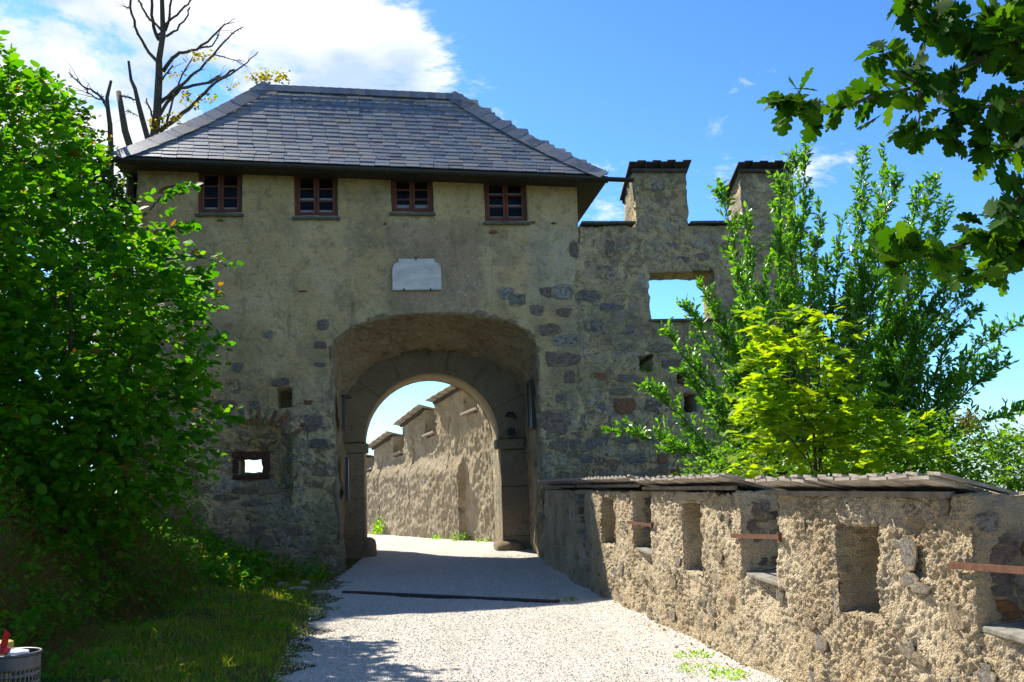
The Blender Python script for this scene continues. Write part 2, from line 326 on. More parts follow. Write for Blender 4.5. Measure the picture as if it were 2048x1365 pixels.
# ------------------------------------------------------------------ terrain and path
def sm(a, b, x):
    t = np.clip((x-a)/(b-a), 0, 1); return t*t*(3-2*t)
PXY = np.array([-3, 1.6, 4.8, 9.7, 14.6, 20.05]); PXX = np.array([3.4, 2.85, 2.42, 1.75, 1.06, .50])
def par_x(y): return np.interp(y, PXY, PXX)
LXY = np.array([-6, 2, 5.7, 8.8, 12.4, 15.8, 19.6, 22, 24, 30, 45]); LXX = np.array([-1.2, -1.3, -1.55, -1.9, -2.45, -2.85, -3.4, -3.3, -4.6, -9, -16])
def left_x(y): return np.interp(y, LXY, LXX)
FA = np.array([-.42, 24.31]); FD = np.array([-.4884, .8727]); FNn = np.array([-.8727, -.4884])
def H(x, y):
    x = np.asarray(x, float); y = np.asarray(y, float); Pq = np.stack([x, y, x*0], -1)
    base = .22*sm(19, 22.5, y)+.0*x
    t = left_x(y)-x
    near = 1-sm(13.5, 17, y); mid = sm(13.5, 17, y)*(1-sm(19.3, 20.5, y))
    bankn = .10*np.clip(t, 0, 1.5)+1.5*sm(2.5, 3.5, t)+.25*np.clip(t-3.5, 0, 8)
    bankm = .08*np.clip(t, 0, 1.2)+.36*np.clip(t-1.2, 0, 8)
    wob = (fbm(Pq, 1.3, 3)-.5)*.22*np.clip(t*2, 0, 1)
    h = base+np.where(t > 0, near*bankn+mid*bankm+wob*(1-sm(19.3, 20.5, y)), 0)
    h = h+(fbm(Pq, .9, 9)-.5)*.05+(fbm(Pq, 4, 19)-.5)*.012
    # gravel heaped against the parapet foot
    pr = np.clip(1-(par_x(y)-x)/.5, 0, 1)*(x < par_x(y)+.1)*(y < 20); h = h+.07*pr*fbm(Pq, 2., 31)
    # slope falls away outside the parapet and far around
    out_ = np.where(y < 20.2, x-(par_x(y)+.45), x-(2.0)); out_ = np.where((y > 20.2), np.minimum(out_, np.where(y > 23, ((x-FA[0])*-FNn[0]+(y-FA[1])*-FNn[1])-1.0, 9)), out_)
    h = h-np.where(y < 20.2, 1.3, 1.0)*sm(0, 1.2, out_)-.45*np.clip(out_-1, 0, 60)
    r = np.sqrt(x*x+(y-15)**2); h = h-.38*np.clip(r-28, 0, 130)-.01*np.clip(r-158, 0, 1e9)*0
    return h
def heightfield(name, xs, ys, mat, dz=0, **k):
    X, Y = np.meshgrid(xs, ys, indexing='ij'); Z = H(X, Y)+dz
    V = np.stack([X, Y, Z], -1).reshape(-1, 3); nx, ny = len(xs), len(ys)
    I = np.arange(nx*ny).reshape(nx, ny); F = np.stack([I[:-1, :-1], I[1:, :-1], I[1:, 1:], I[:-1, 1:]], -1).reshape(-1, 4)
    return V, F
def m_ground():
    m, t, b, o = newmat('soil_and_turf'); v = coords(t)
    c = mix(t, rng_(t, noise(t, v, 1.7, 6, .6), .4, .62), (.13, .095, .045), (.07, .12, .022))
    c = mix(t, rng_(t, noise(t, v, 9, 5, .7), .5, .7), c, (.13, .09, .04))
    t.links.new(c, b.inputs['Base Color']); b.inputs['Roughness'].default_value = 1; b.inputs['Specular IOR Level'].default_value = .1
    bump(t, b, noise(t, v, 30, 6, .7), .8, .04); return m
def m_gravel():
    m, t, b, o = newmat('gravel'); v = coords(t)
    vo = N(t, 'ShaderNodeTexVoronoi'); t.links.new(v, vo.inputs['Vector']); vo.inputs['Scale'].default_value = 60
    bw = N(t, 'ShaderNodeRGBToBW'); t.links.new(vo.outputs['Color'], bw.inputs[0])
    c = mix(t, rng_(t, bw.outputs[0], .25, .8), (.47, .43, .37), (.68, .65, .60))
    c = mix(t, math_(t, 'MULTIPLY', rng_(t, noise(t, v, .8, 5, .6), .5, .68), .4), c, (.47, .43, .365))
    c = mix(t, math_(t, 'MULTIPLY', rng_(t, noise(t, v, 50, 4, .7), .62, .7), .5), c, (.22, .17, .12))
    tr_ = N(t, 'ShaderNodeMapping'); tr_.inputs['Rotation'].default_value = (0, 0, math.radians(-9)); tr_.inputs['Scale'].default_value = (2.2, .22, 1); t.links.new(v, tr_.inputs[0])
    c = mix(t, math_(t, 'MULTIPLY', rng_(t, noise(t, tr_.outputs[0], 1.0, 6, .65), .46, .66), .45), c, (.43, .39, .325))
    t.links.new(c, b.inputs['Base Color']); b.inputs['Roughness'].default_value = .95; b.inputs['Specular IOR Level'].default_value = .15
    h = math_(t, 'SUBTRACT', math_(t, 'MULTIPLY', noise(t, v, 22, 5, .7), .8), vo.outputs['Distance'])
    bump(t, b, h, .8, .02); return m
MGR = m_ground(); MGV = m_gravel()
xs = np.concatenate([-np.geomspace(3000, 14, 26), np.arange(-13, 12, .16), np.geomspace(12.5, 3000, 26)])
ys = np.concatenate([-np.geomspace(3000, 8, 24), np.arange(-7, 40, .2), np.geomspace(41, 3000, 26)])
V, F = heightfield('t', xs, ys, None)
link('ground', mesh_np('ground', V, F, True), MGR, kind='structure')
# gravel sheet: u across (0 left edge .. 1 parapet)
def path_sheet():
    ysp = np.concatenate([np.arange(-3, 20, .08), np.arange(20, 40, .15)]); nu = 70; V = []
    yy = ysp[:, None]*np.ones((1, nu)); L = left_x(ysp)+(fbm(np.stack([ysp*0+5, ysp, ysp*0], -1), 2.2, 4)-.5)*.7*(ysp < 19.3)
    R = np.where(ysp < 20, par_x(ysp)+.12, .75)
    far = FA[0]+FD[0]/FD[1]*(ysp-FA[1])+.25; R = np.where(ysp > 23.2, np.maximum(far, L+.5), R)
    u = np.linspace(0, 1, nu)[None]; xx = L[:, None]+(R-L)[:, None]*u
    jit = (fbm(np.stack([xx, yy, xx*0], -1), 6, 8)-.5)*.25*(u < .04)
    xx = xx+jit; zz = H(xx, yy)+.012-.03*(u < .005)
    V = np.stack([xx, yy, zz], -1).reshape(-1, 3); n = len(ysp); I = np.arange(n*nu).reshape(n, nu)
    F = np.stack([I[:-1, :-1], I[:-1, 1:], I[1:, 1:], I[1:, :-1]], -1).reshape(-1, 4)
    link('gravel_path', mesh_np('gravel_path', V, F, True), MGV, kind='structure')
path_sheet()
# ------------------------------------------------------------------ slab lattice: thick walls with openings and real relief
def slab(name, S, Z, mask, K, mapf, disp, mat, parent, SS=None, ZZ=None, DF=None, DB=None, thick=.9, **kw):
    ns, nz = len(S)-1, len(Z)-1
    if SS is None: SS, ZZ = np.meshgrid(S, Z, indexing='ij')
    DF = np.zeros_like(SS) if DF is None else DF; DB = np.full_like(SS, thick) if DB is None else DB
    idx = lambda i, j, k: (i*(nz+1)+j)*(K+1)+k
    Q = []
    i, j = np.nonzero(mask)
    Q.append(np.stack([idx(i, j, 0), idx(i+1, j, 0), idx(i+1, j+1, 0), idx(i, j+1, 0)], -1))
    Q.append(np.stack([idx(i, j, K), idx(i, j+1, K), idx(i+1, j+1, K), idx(i+1, j, K)], -1))
    mp_ = np.zeros((ns+2, nz+2), bool); mp_[1:-1, 1:-1] = mask
    for k in range(K):
        a, c = np.nonzero(mp_[1:, 1:-1] & ~mp_[:-1, 1:-1])       # left faces at i=a
        Q.append(np.stack([idx(a, c, k), idx(a, c+1, k), idx(a, c+1, k+1), idx(a, c, k+1)], -1))
        a, c = np.nonzero(~mp_[1:, 1:-1] & mp_[:-1, 1:-1])
        Q.append(np.stack([idx(a, c, k), idx(a, c, k+1), idx(a, c+1, k+1), idx(a, c+1, k)], -1))
        a, c = np.nonzero(mp_[1:-1, 1:] & ~mp_[1:-1, :-1])
        Q.append(np.stack([idx(a, c, k), idx(a, c, k+1), idx(a+1, c, k+1), idx(a+1, c, k)], -1))
        a, c = np.nonzero(~mp_[1:-1, 1:] & mp_[1:-1, :-1])
        Q.append(np.stack([idx(a, c, k), idx(a+1, c, k), idx(a+1, c, k+1), idx(a, c, k+1)], -1))
    Q = np.concatenate(Q); used, inv = np.unique(Q, return_inverse=True); F = inv.reshape(Q.shape)
    k = used % (K+1); ij = used//(K+1); j = ij % (nz+1); i = ij//(nz+1)
    fk = k/K; s = SS[i, j]; z = ZZ[i, j]; d = DF[i, j]*(1-fk)+DB[i, j]*fk
    V = mapf(s, d, z)
    a, b_, c, e = (V[F[:, q]] for q in range(4)); fn = np.cross(c-a, e-b_); nn = np.zeros_like(V)
    for q in range(4):
        for ax in range(3): nn[:, ax] += np.bincount(F[:, q], fn[:, ax], len(V))
    nn /= np.maximum(np.linalg.norm(nn, axis=1, keepdims=True), 1e-9)
    V = V+nn*disp(V, s, d, z)[:, None]
    return link(name, mesh_np(name, V, F, True), mat, parent, **kw)
ident = lambda s, d, z: np.stack([s, d, z], -1)
TH = math.radians(7)
def W(s, d, z): return Vector((s*math.cos(TH)-d*math.sin(TH), 20+s*math.sin(TH)+d*math.cos(TH), z))
# stone pieces -------------------------------------------------------------
STN = []
for q in range(14):
    n = random.choice([7, 8, 9]); V = []; F = []
    a0 = random.random()
    rr = [random.uniform(.74, 1.1) for _ in range(n)]
    for lev, (sc_, dd) in enumerate(((1.0, .10), (.96, -.55), (.84, -.95))):
        for k_ in range(n):
            an = 2*math.pi*(k_+a0)/n; cx, cz = math.cos(an), math.sin(an)
            p = 4.5; r = 1/((abs(cx)**p+abs(cz)**p)**(1/p)); V.append((cx*r*.5*rr[k_]*sc_, dd, cz*r*.5*rr[k_]*sc_))
    V.append((random.uniform(-.1, .1), -1.02, random.uniform(-.1, .1)))
    for l in (0, 1):
        for k_ in range(n): F.append((l*n+k_, l*n+(k_+1) % n, (l+1)*n+(k_+1) % n, (l+1)*n+k_))
    for k_ in range(n): F.append((2*n+k_, 2*n+(k_+1) % n, 3*n))
    me = bpy.data.meshes.new('stone'); me.from_pydata(V, [], F); me.polygons.foreach_set('use_smooth', np.ones(len(F), bool)); me.update()
    STN.append(me)
STM = {}
def stone(parent, s, z, w_, h_, mat=None, proud=.02, d=0, rot=None, name='stone'):
    mat = mat or MST; me = random.choice(STN); key = (me.name, mat.name)
    if key not in STM: m2 = me.copy(); m2.materials.append(mat); STM[key] = m2
    o = link(name, STM[key], None, parent); o.location = (s, d, z); o.scale = (w_, proud, h_)
    o.rotation_euler = (0, random.uniform(-.12, .12) if rot is None else rot, 0); return o
def rubble(parent, s0, s1, z0, z1, dens, avoid, n_max, mat_red=.1, hmin=.2, hmax=.42, ws=1., base=None, pr=(.006, .022)):
    z = z0; n = 0; cand = []
    while z < z1:
        h_ = random.uniform(hmin, hmax); s = s0+random.uniform(0, .3)
        while s < s1:
            w_ = random.uniform(.2, .72)*ws; cs, cz = s+w_/2, z+h_/2+random.uniform(-.05, .05)
            if random.random() < dens(cs, cz) and not avoid(cs, cz, w_, h_): cand.append((cs, cz, w_*.92, h_*random.uniform(.7, .95)))
            s += w_+random.uniform(.03, .14)
        z += h_+random.uniform(.02, .08)
    random.shuffle(cand)
    for c in cand[:n_max]: stone(parent, *c, mat=MSR if random.random() < mat_red else (base or MST), proud=random.uniform(*pr))
# ------------------------------------------------------------------ gatehouse
gate = thing('gatehouse', 'tan rendered stone gatehouse with hipped slate roof over the arched passage', 'gatehouse', (0, 20, 0), TH)
EZ = lambda s: 8.12-.038*(s+7.69)
WIN = [(-6.19, -5.33, 7.14, 8.06), (-4.31, -3.44, 7.07, 8.02), (-2.37, -1.52, 7.15, 7.95), (-.47, .42, 6.95, 7.88)]
AC, AHW, ASP, ARI = -1.545, 2.06, 4.15, .90
def arch_front(th):       # th 0..pi, from right spring to left spring
    c, s_ = np.cos(th), np.sin(th); p = 2.5
    r = 1/((abs(c)**p+abs(s_)**p)**(1/p)); return AC+AHW*c*r, ASP+ARI*s_*r
def build_front():
    S = np.sort(np.concatenate([np.arange(-7.36, 1.47, .032), [x for w_ in WIN for x in w_[:2]], [1.47]])); Z = np.sort(np.concatenate([np.arange(-.6, 8.14, .032), [x for w_ in WIN for x in w_[2:]]]))
    S = S[np.concatenate([[True], np.diff(S) > .004])]; Z = Z[np.concatenate([[True], np.diff(Z) > .004])]
    cs = (S[:-1]+S[1:])/2; cz = (Z[:-1]+Z[1:])/2; CS, CZ = np.meshgrid(cs, cz, indexing='ij')
    m = np.ones(CS.shape, bool)
    for a, b_, c, e in WIN: m &= ~((CS > a) & (CS < b_) & (CZ > c) & (CZ < e))
    u = (CS-AC)/AHW; v = np.clip((CZ-ASP)/ARI, 0, 9)
    inside = (np.abs(u)**2.5+v**2.5 < 1) & (CZ > -1)
    m &= ~inside
    hole = (CS > -5.42) & (CS < -4.98) & (CZ > 1.98) & (CZ < 2.27); m &= ~hole
    SS, ZZ = np.meshgrid(S, Z, indexing='ij')
    # snap lattice to arch outline
    U = (SS-AC)/AHW; Vv = (ZZ-ASP)/ARI; q = (np.abs(U)**2.5+np.clip(Vv, 0, 9)**2.5)**(1/2.5)
    ip = np.zeros((m.shape[0]+2, m.shape[1]+2), bool); ip[1:-1, 1:-1] = inside
    anyi = ip[1:, 1:] | ip[:-1, 1:] | ip[1:, :-1] | ip[:-1, :-1]; alli = ip[1:, 1:] & ip[:-1, 1:] & ip[1:, :-1] & ip[:-1, :-1]
    bd = anyi & ~alli
    up_ = bd & (Vv > 0); SS = np.where(up_, AC+U*AHW/q, SS); ZZ = np.where(up_, ASP+Vv*ARI/q, ZZ)
    dn = bd & (Vv <= 0); SS = np.where(dn, AC+np.sign(U)*AHW, SS)
    # left jamb leans (4.45 m: -3.61, foot -3.40)
    SS = SS+np.where(bd & (U < 0) & (ZZ < 4.3), .19*(1-np.clip(ZZ, 0, 4.3)/4.3), 0)
    # splayed niche with the little window, putlog hole
    D = np.zeros_like(SS)
    l = (SS+5.95)/.55; r = (-4.36-SS)/.42; b_ = (ZZ-1.30)/.62; top = (3.05-.45*((SS+5.1)/.75)**2*(1+0*ZZ)-ZZ)/.62
    dn_ = np.clip(np.minimum(np.minimum(l, r*1.5), np.minimum(b_, top)), 0, 1); D = np.maximum(D, .42*dn_**.8)
    D = D+np.where(ZZ < 6.6, .05*sm(1.22, 1.5, SS), 0)
    D = np.where((SS > -4.66) & (SS < -4.36) & (ZZ > 3.24) & (ZZ < 3.60), .86, D)
    # bulging masonry foot
    D = D-.10*sm(1.3, 0, ZZ)*(SS < -3.2)
    def disp(V, s, d, z):
        rough = .35+.9*sm(4.2, 1.5, z)
        return ((fbm(V, 2.1, 1, 5, .55)-.5)*.10*rough+(fbm(V, 9, 5, 3)-.5)*.030*rough)
    slab('wall', S, Z, m, 4, ident, disp, MW, gate, SS, ZZ, D, None, .9)
build_front()
# side, rear and barrel masonry
mb = MB(); mb.box((-7.0, 2.25, 4.0), (.7, 2.7, 8.0)); mb.build('side_wall', MW, gate)
mb = MB(); mb.box((1.15, 2.25, 4.0), (.64, 2.7, 8.1)); mb.build('side_wall', MW, gate)
mb = MB(); mb.box((-2.95, 3.3, 6.55), (7.4, .6, 2.6)); mb.box((-2.95, 2.0, 5.35), (7.4, 2.2, .2)); mb.build('rear_wall', MW, gate)
ARC0, ARR, ARZ = -1.575, 1.455, 2.60
def loft(name, rings, mat, closed=False, seed=0, amp=.03, parent=gate, outward=-1):
    R_ = np.array(rings, float); n, k = R_.shape[:2]; V = R_.reshape(-1, 3); I = np.arange(n*k).reshape(n, k)
    F = np.stack([I[:-1, :-1], I[:-1, 1:], I[1:, 1:], I[1:, :-1]], -1).reshape(-1, 4)
    nn = np.cross(V[F[:, 2]]-V[F[:, 0]], V[F[:, 3]]-V[F[:, 1]]); vn = np.zeros_like(V)
    for q in range(4): np.add.at(vn, F[:, q], nn)
    vn /= np.maximum(np.linalg.norm(vn, axis=1, keepdims=True), 1e-9)
    V = V+vn*((fbm(V, 2.6, seed+1, 6, .65)-.5)*amp*2.0+(worley(V, 9, seed)-.5)*amp*.5+(fbm(V, 12, seed+8, 4, .65)-.5)*amp*.9)[:, None]
    return link(name, mesh_np(name, V, F, True), mat, parent)
def vault():
    rings = []; K = 80
    for iv, v in enumerate(np.concatenate([[-.001], np.linspace(0, 1, 70)])):
        ring = []
        # legs right (up), arch right->left, leg left (down)
        th = np.linspace(0, np.pi, 160); fx, fz = arch_front(th)
        bx = -1.50+1.97*np.cos(th); bz = 3.05+1.50*np.sin(th)**.9
        e = max(v, 0); e2 = e**1.1; x = fx*(1-e2)+bx*e2; z = fz*(1-e2)+bz*e2
        lr = np.linspace(-.3, 1, 36)[:-1]
        zr0 = z[0]; zl0 = z[-1]
        R_ = [(x[0]+.0, zr0*t) if t > 0 else (x[0], t) for t in lr]; Lf = [(x[-1]+.17*(1-max(t, 0))*(1-e), zl0*t if t > 0 else t) for t in lr[::-1]]
        prof = R_+list(zip(x, z))+Lf
        if v < 0: prof = [(AC+(a-AC)*1.03, c+(.05 if c > ASP else 0)) for a, c in prof]
        rings.append([(a, max(v, 0)*1.9+(.05 if v < 0 else 0), c) for a, c in prof])
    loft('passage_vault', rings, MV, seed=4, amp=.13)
vault()
def barrel():
    rings = []
    for d in np.linspace(1.98, 3.6, 22):
        th = np.linspace(0, np.pi, 50); pr = [(ARC0+ARR+.02, z) for z in np.linspace(-.3, ARZ, 22)[:-1]]+[(ARC0+(ARR+.02)*math.cos(a), ARZ+(ARR+.02)*math.sin(a)) for a in th]+[(ARC0-ARR-.02, z) for z in np.linspace(ARZ, -.3, 22)[1:]]
        rings.append([(a, d, c) for a, c in pr])
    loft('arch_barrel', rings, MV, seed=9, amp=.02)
    # rear face of the arch masonry
    mb = MB(); n = 24
    V = []; F = []
    for k in range(n+1):
        a = math.pi*k/n; V.append((ARC0+1.46*math.cos(a), 3.6, ARZ+1.46*math.sin(a)))
        oc = (ARC0+3.4*math.cos(a)*(1 if abs(math.cos(a)) < .7 else .98), 3.6, min(ARZ+4.2*math.sin(a), 5.4)); V.append(oc)
    for k in range(n): F.append((2*k, 2*k+2, 2*k+3, 2*k+1))
    mb.add(V, F); mb.box((ARC0+1.46+.7, 2.8, 1.2), (1.38, 1.6, 3.0)); mb.box((ARC0-1.46-.75, 2.8, 1.2), (1.5, 1.6, 3.0)); mb.build('rear_arch_masonry', MW, gate)
barrel()
# dressed stones of the inner arch: voussoirs, piers, imposts, guard stones
def wedge(a0, a1, r0, r1, d0, d1, name, mat):
    V = []; F = []; n = 5
    for i in range(n):
        a = a0+(a1-a0)*i/(n-1)
        for (r, d) in ((r0, d0), (r1, d0), (r1, d1), (r0, d1)): V.append((ARC0+r*math.cos(a), d, ARZ+r*math.sin(a)))
    for i in range(n-1):
        for k in range(4): F.append((i*4+k, i*4+(k+1) % 4, i*4+4+(k+1) % 4, i*4+4+k))
    F += [(3, 2, 1, 0), tuple((n-1)*4+k for k in range(4))]
    mb = MB(); mb.add(V, F); return mb.build(name, mat, gate, bevel=.003)
ang = [0, .44, .93, 1.36, 1.58, 2.02, 2.44, 2.80, math.pi]
for i in range(len(ang)-1):
    wedge(ang[i]+.002, ang[i+1]-.002, ARR-random.uniform(0, .012), 2.32, 1.86+random.uniform(-.012, .012), 2.3, 'voussoir', MSA)
for sx, zs in ((-1, [0, .42, 1.42, 2.36]), (1, [0, .5, 1.55, 2.34])):
    for a, b_ in zip(zs[:-1], zs[1:]):
        mb = MB(); cx = ARC0+sx*(ARR+.38); mb.box((cx+random.uniform(-.01, .01), 2.08, (a+b_)/2), (.76, .44+random.uniform(0, .03), b_-a-.006)); mb.build('pier_block', MSA, gate, bevel=.012)
    mb = MB(); mb.box((ARC0+sx*(ARR+.22), 2.08, 2.47), (.60, .52, .21)); mb.build('impost', MSA, gate, bevel=.025)
def rock(name, c, d, mat, parent, seed=0, sub=3, amp=.12):
    import bmesh
    bm = bmesh.new(); bmesh.ops.create_icosphere(bm, subdivisions=sub, radius=1)
    P = np.array([v.co[:] for v in bm.verts]); P = P/np.max(np.abs(P)**.5*1, axis=1, keepdims=True)**.6
    P = P*(1+(fbm(P+seed*7.3, 1.7, seed)-.5)[:, None]*amp*2.5); P = P*np.array(d)/2+np.array(c)
    for v, p in zip(bm.verts, P): v.co = p
    me = bpy.data.meshes.new(name); bm.to_mesh(me); bm.free(); me.polygons.foreach_set('use_smooth', np.ones(len(me.polygons), bool))
    return link(name, me, mat, parent)
rock('guard_stone', (ARC0-ARR+.06, 2.1, .28), (.34, .5, .62), MSA, gate, 3); rock('guard_stone', (ARC0+ARR+.16, 1.95, .22), (.72, .62, .40), MSA, gate, 5)
rock('guard_stone', (ARC0+ARR+.02, 2.6, .2), (.3, .6, .4), MSA, gate, 6)
# windows
for wi, (a, b_, c, e) in enumerate(WIN):
    cx = (a+b_)/2; fr = MB(); t_ = .055
    e2 = e-.02
    fr.box((a+t_/2, .14, (c+e2)/2), (t_, .12, e2-c)); fr.box((b_-t_/2, .14, (c+e2)/2), (t_, .12, e2-c)); fr.box((cx, .14, c+t_/2), (b_-a-2*t_, .12, t_)); fr.box((cx, .14, e2-t_/2), (b_-a-2*t_, .12, t_))
    wn = fr.build('window', MFR, gate, bevel=.006)
    for sx in (-1, 1):
        x0, x1 = (a+t_+.004, cx-.004) if sx < 0 else (cx+.004, b_-t_-.004); z0, z1 = c+t_+.003, e2-t_-.003
        cs = MB(); q = .052
        cs.box((x0+q/2, .115, (z0+z1)/2), (q, .05, z1-z0)); cs.box((x1-q/2, .115, (z0+z1)/2), (q, .05, z1-z0))
        hs = (z1-z0-q)/3
        for k in range(4): cs.box(((x0+x1)/2, .115, z0+q/2+k*hs), (x1-x0-2*q, .044, q*(.9 if k in (0, 3) else .62)))
        cs.build('casement', MFR, wn, bevel=.004)
        for k in range(3):
            p = MB(); p.box(((x0+x1)/2, .118, z0+q/2+(k+.5)*hs), (x1-x0-2*q+.01, .006, hs-q*.5)); p.build('pane', MGL, wn)
            if (wi, k) in ((0, 0), (1, 0), (1, 1), (2, 0), (3, 0), (3, 1), (3, 2)) and not (k == 2 and wi != 3):
                hh = {0: .06, 1: .07, 2: .10, 3: .05}[wi]
                p = MB(); p.box(((x0+x1)/2, .20, z0+q/2+k*hs+q*.35+hh/2), (x1-x0-2*q+.02, .012, hh)); p.build('pale_strip', MPAL, wn)  # pale strip behind the lower edge of the pane
    mb = MB(); mb.box((cx, .5, (c+e)/2), (b_-a+.05, .02, e-c+.05)); mb.build('room_shade_panel', MDK, wn)  # near-black panel, the room's shade painted in behind the glass
    for sg in (0, 1):
        mb = MB(); wq = (b_-a+.08)/2
        mb.box((a-.04+wq*(sg+.5), .02, c-.045-.006*sg), (wq-.006, .22, .055), Euler((.12, random.uniform(-.015, .015), 0)).to_matrix()); mb.build('sill', MLAM, wn, bevel=.006)
# rubble over the gatehouse face
def in_open(s, z, w_, h_):
    if -3.75-w_/2 < s < .62+w_/2 and z < 4.4+h_/2: 
        if z < 3.9 or ((s-AC)/(AHW+w_/2))**2+((z-3.8)/(1.3+h_/2))**2 < 1: return True
    if ((s-AC)/(AHW+w_/2+.1))**2+((z-ASP)/(ARI+h_/2+.1))**2 < 1: return True
    for a, b_, c, e in WIN:
        if a-w_/2-.1 < s < b_+w_/2+.1 and c-h_/2-.15 < z: return True
    if -6.1-w_/2 < s < -4.25+w_/2 and 1.05-h_/2 < z < 3.15+h_/2: return True
    if -4.75-w_/2 < s < -4.3+w_/2 and 3.1-h_/2 < z < 3.7+h_/2: return True
    if -2.5-w_/2 < s < -1.3+w_/2 and 5.4-h_/2 < z < 6.25+h_/2: return True
    if z > 7.7: return True
    return False
def dens(s, z):
    if s > .55: return .75 if z < 4.6 else (.4 if z < 6 else .05)
    if z < 3.4: return .92
    if z < 4.6: return .35
    return .10 if z < 5.6 and s < -2 else (.35 if s > -.7 and z < 6 else .02)
rubble(gate, -7.2, 1.45, -.2, 7.6, lambda s, z: 0 if (s < -3.6 and z < 3.0) else dens(s, z), in_open, 130, .07)
rubble(gate, -6.9, -3.72, -.1, 3.2, lambda s, z: .95, lambda s, z, w_, h_: s+w_/2 > -3.46 or (-6.05-w_/2 < s < -4.3+w_/2 and 1.2-h_/2 < z < 3.15+h_/2), 70, .06, .24, .46, 1.3, MSF, (.015, .04))
for (px, py, w_, h_) in [(645, 650, .28, .25), (640, 690, .3, .16), (640, 730, .3, .12), (560, 765, .45, .2), (1110, 845, .85, .62), (1125, 720, .9, .35), (1125, 585, .5, .4), (1035, 600, .45, .3), (1075, 620, .3, .25), (1100, 660, .5, .28), (1220, 495, .25, .4), (1148, 500, .22, .4)]:
    p = at(px, py, 20); s = p[0]/math.cos(TH); p = at(px, py, 20+s*math.sin(TH)); s = p[0]/math.cos(TH)
    stone(gate if s < 1.45 else gate, s, p[2], w_, h_, proud=.028)
# fan of red and orange bricks over the niche
for k in range(15):
    a = math.radians(152-k*8.6); s = -5.12+1.0*math.cos(a); z = 2.22+.80*math.sin(a)+.10
    stone(gate, s, z, .09, .34, mat=MSR if k % 3 else MST, proud=.05, d=.02+.03*(k % 2), rot=math.pi/2-a, name='brick')
for (s, z, w_, h_, r) in [(-4.5, 3.0, .16, .42, .5), (-4.12, 2.88, .22, .09, -.1), (-4.05, 3.32, .2, .1, 0), (-6.1, 3.0, .3, .12, .1), (-4.15, 5.53, .18, .04, 0), (-5.75, 6.98, .16, .05, 0), (.52, 6.92, .14, .06, .2), (.95, 6.9, .12, .05, 0), (-.3, 6.72, .2, .08, -.1), (-2.5, 6.9, .09, .07, 0)]:
    stone(gate, s, z, w_, h_, mat=MSR, proud=.03, rot=r, name='brick')
for (s, z, w_, h_) in [(-5.2, 2.34, .74, .14), (-5.2, 1.92, .72, .10), (-5.50, 2.13, .13, .29), (-4.90, 2.13, .13, .29)]:
    mb = MB(); mb.box((s, .40, z), (w_, .14, h_), Euler((0, random.uniform(-.03, .03), 0)).to_matrix()); mb.build('window_surround', MSD, gate, bevel=.02)
for (s, z, w_, h_) in [(-5.3, 1.66, .5, .16), (-4.85, 1.62, .45, .14), (-5.7, 1.55, .4, .14), (-5.1, 1.42, .6, .12)]:
    stone(gate, s, z, w_, h_, proud=.03, d=.42-(1.92-z)*.75)
# roof -----------------------------------------------------------------
SL, SR, DFR, DBK = -7.69, 2.01, -.55, 4.25; RL, RR, RD = -5.20, -.82, 1.85; RISE = 2.52
g = lambda v: v*(.84+.16*v)
def roofpt(s, v, side=1):      # front slope point (v 0 eave .. 1 ridge)
    d = DFR+(RD-DFR)*v if side > 0 else DBK+(RD-DBK)*v
    return Vector((s, d, EZ(s)+RISE*g(v)))
roof = None
def roof_base():
    V = []; F = []; n = 12
    for k in range(n+1):
        v = k/n; l = SL+(RL-SL)*v; r = SR+(RR-SR)*v
        V += [roofpt(l, v), roofpt(r, v), roofpt(r, v, -1), roofpt(l, v, -1)]
    V = [(a[0], a[1], a[2]-.03) for a in V]
    for k in range(n):
        for q in range(4): F.append((k*4+q, k*4+(q+1) % 4, k*4+4+(q+1) % 4, k*4+4+q))
    F.append(tuple(n*4+q for q in range(4)))
    mb = MB(); mb.add(V, F)
    # boarded soffit
    b = len(mb.v); ss = [(SL, DFR), (SR, DFR), (SR, DBK), (SL, DBK)]
    mb.v += [(s, d, EZ(s)-.10) for s, d in ss]; mb.f.append((b+3, b+2, b+1, b))
    for q in range(4): mb.f.append((b+q, b+(q+1) % 4, (q+1) % 4, q))
    return mb.build('roof', MWD, gate)
roof = roof_base()
for k in range(6):
    mb = MB(); d = .35+k*.7; mb.box((1.74, d, 7.73), (.5, .09, .10)); mb.build('rafter_end', MWD, roof)
mb = MB()
for k in range(4): mb.box((-7.50, .35+.55*k, 7.45), (.10, .5, 1.05))
mb.build('eave_boarding', MWD, roof)
# slates
def slate_mesh(w_, l_, t_=.013):
    me = bpy.data.meshes.new('slate'); V = [(x*w_/2, y*l_, z*t_) for x in (-1, 1) for y in (0, 1) for z in (0, 1)]
    me.from_pydata(V, [], [(0, 1, 3, 2), (4, 6, 7, 5), (0, 4, 5, 1), (2, 3, 7, 6), (0, 2, 6, 4), (1, 5, 7, 3)]); me.materials.append(MSL); return me
SMS = [slate_mesh(w_, .25) for w_ in (.272, .284, .292, .298)]
rows = 20; cnt = 0; SV = []; SF = []; STt = []
def frame_on(v):
    a, b_ = roofpt(-3, v-.01), roofpt(-3, v+.01); y = (b_-a).normalized(); x = Vector((1, 0, -.038)).normalized(); z = x.cross(y).normalized(); return x, y, z
items = []
for r in range(rows):
    v0 = r/rows-.004; v = max(v0, 0); l = SL+(RL-SL)*v; rr = SR+(RR-SR)*v; s = l+.04+(.15 if r % 2 else 0)
    while s < rr-.1:
        j = random.choice([0, 1, 1, 2, 2, 3]); w_ = SMS[j].vertices[4].co.x*2
        if s+w_/2 < rr+.02: items.append((r, s+w_/2, v0, j))
        s += w_+.008
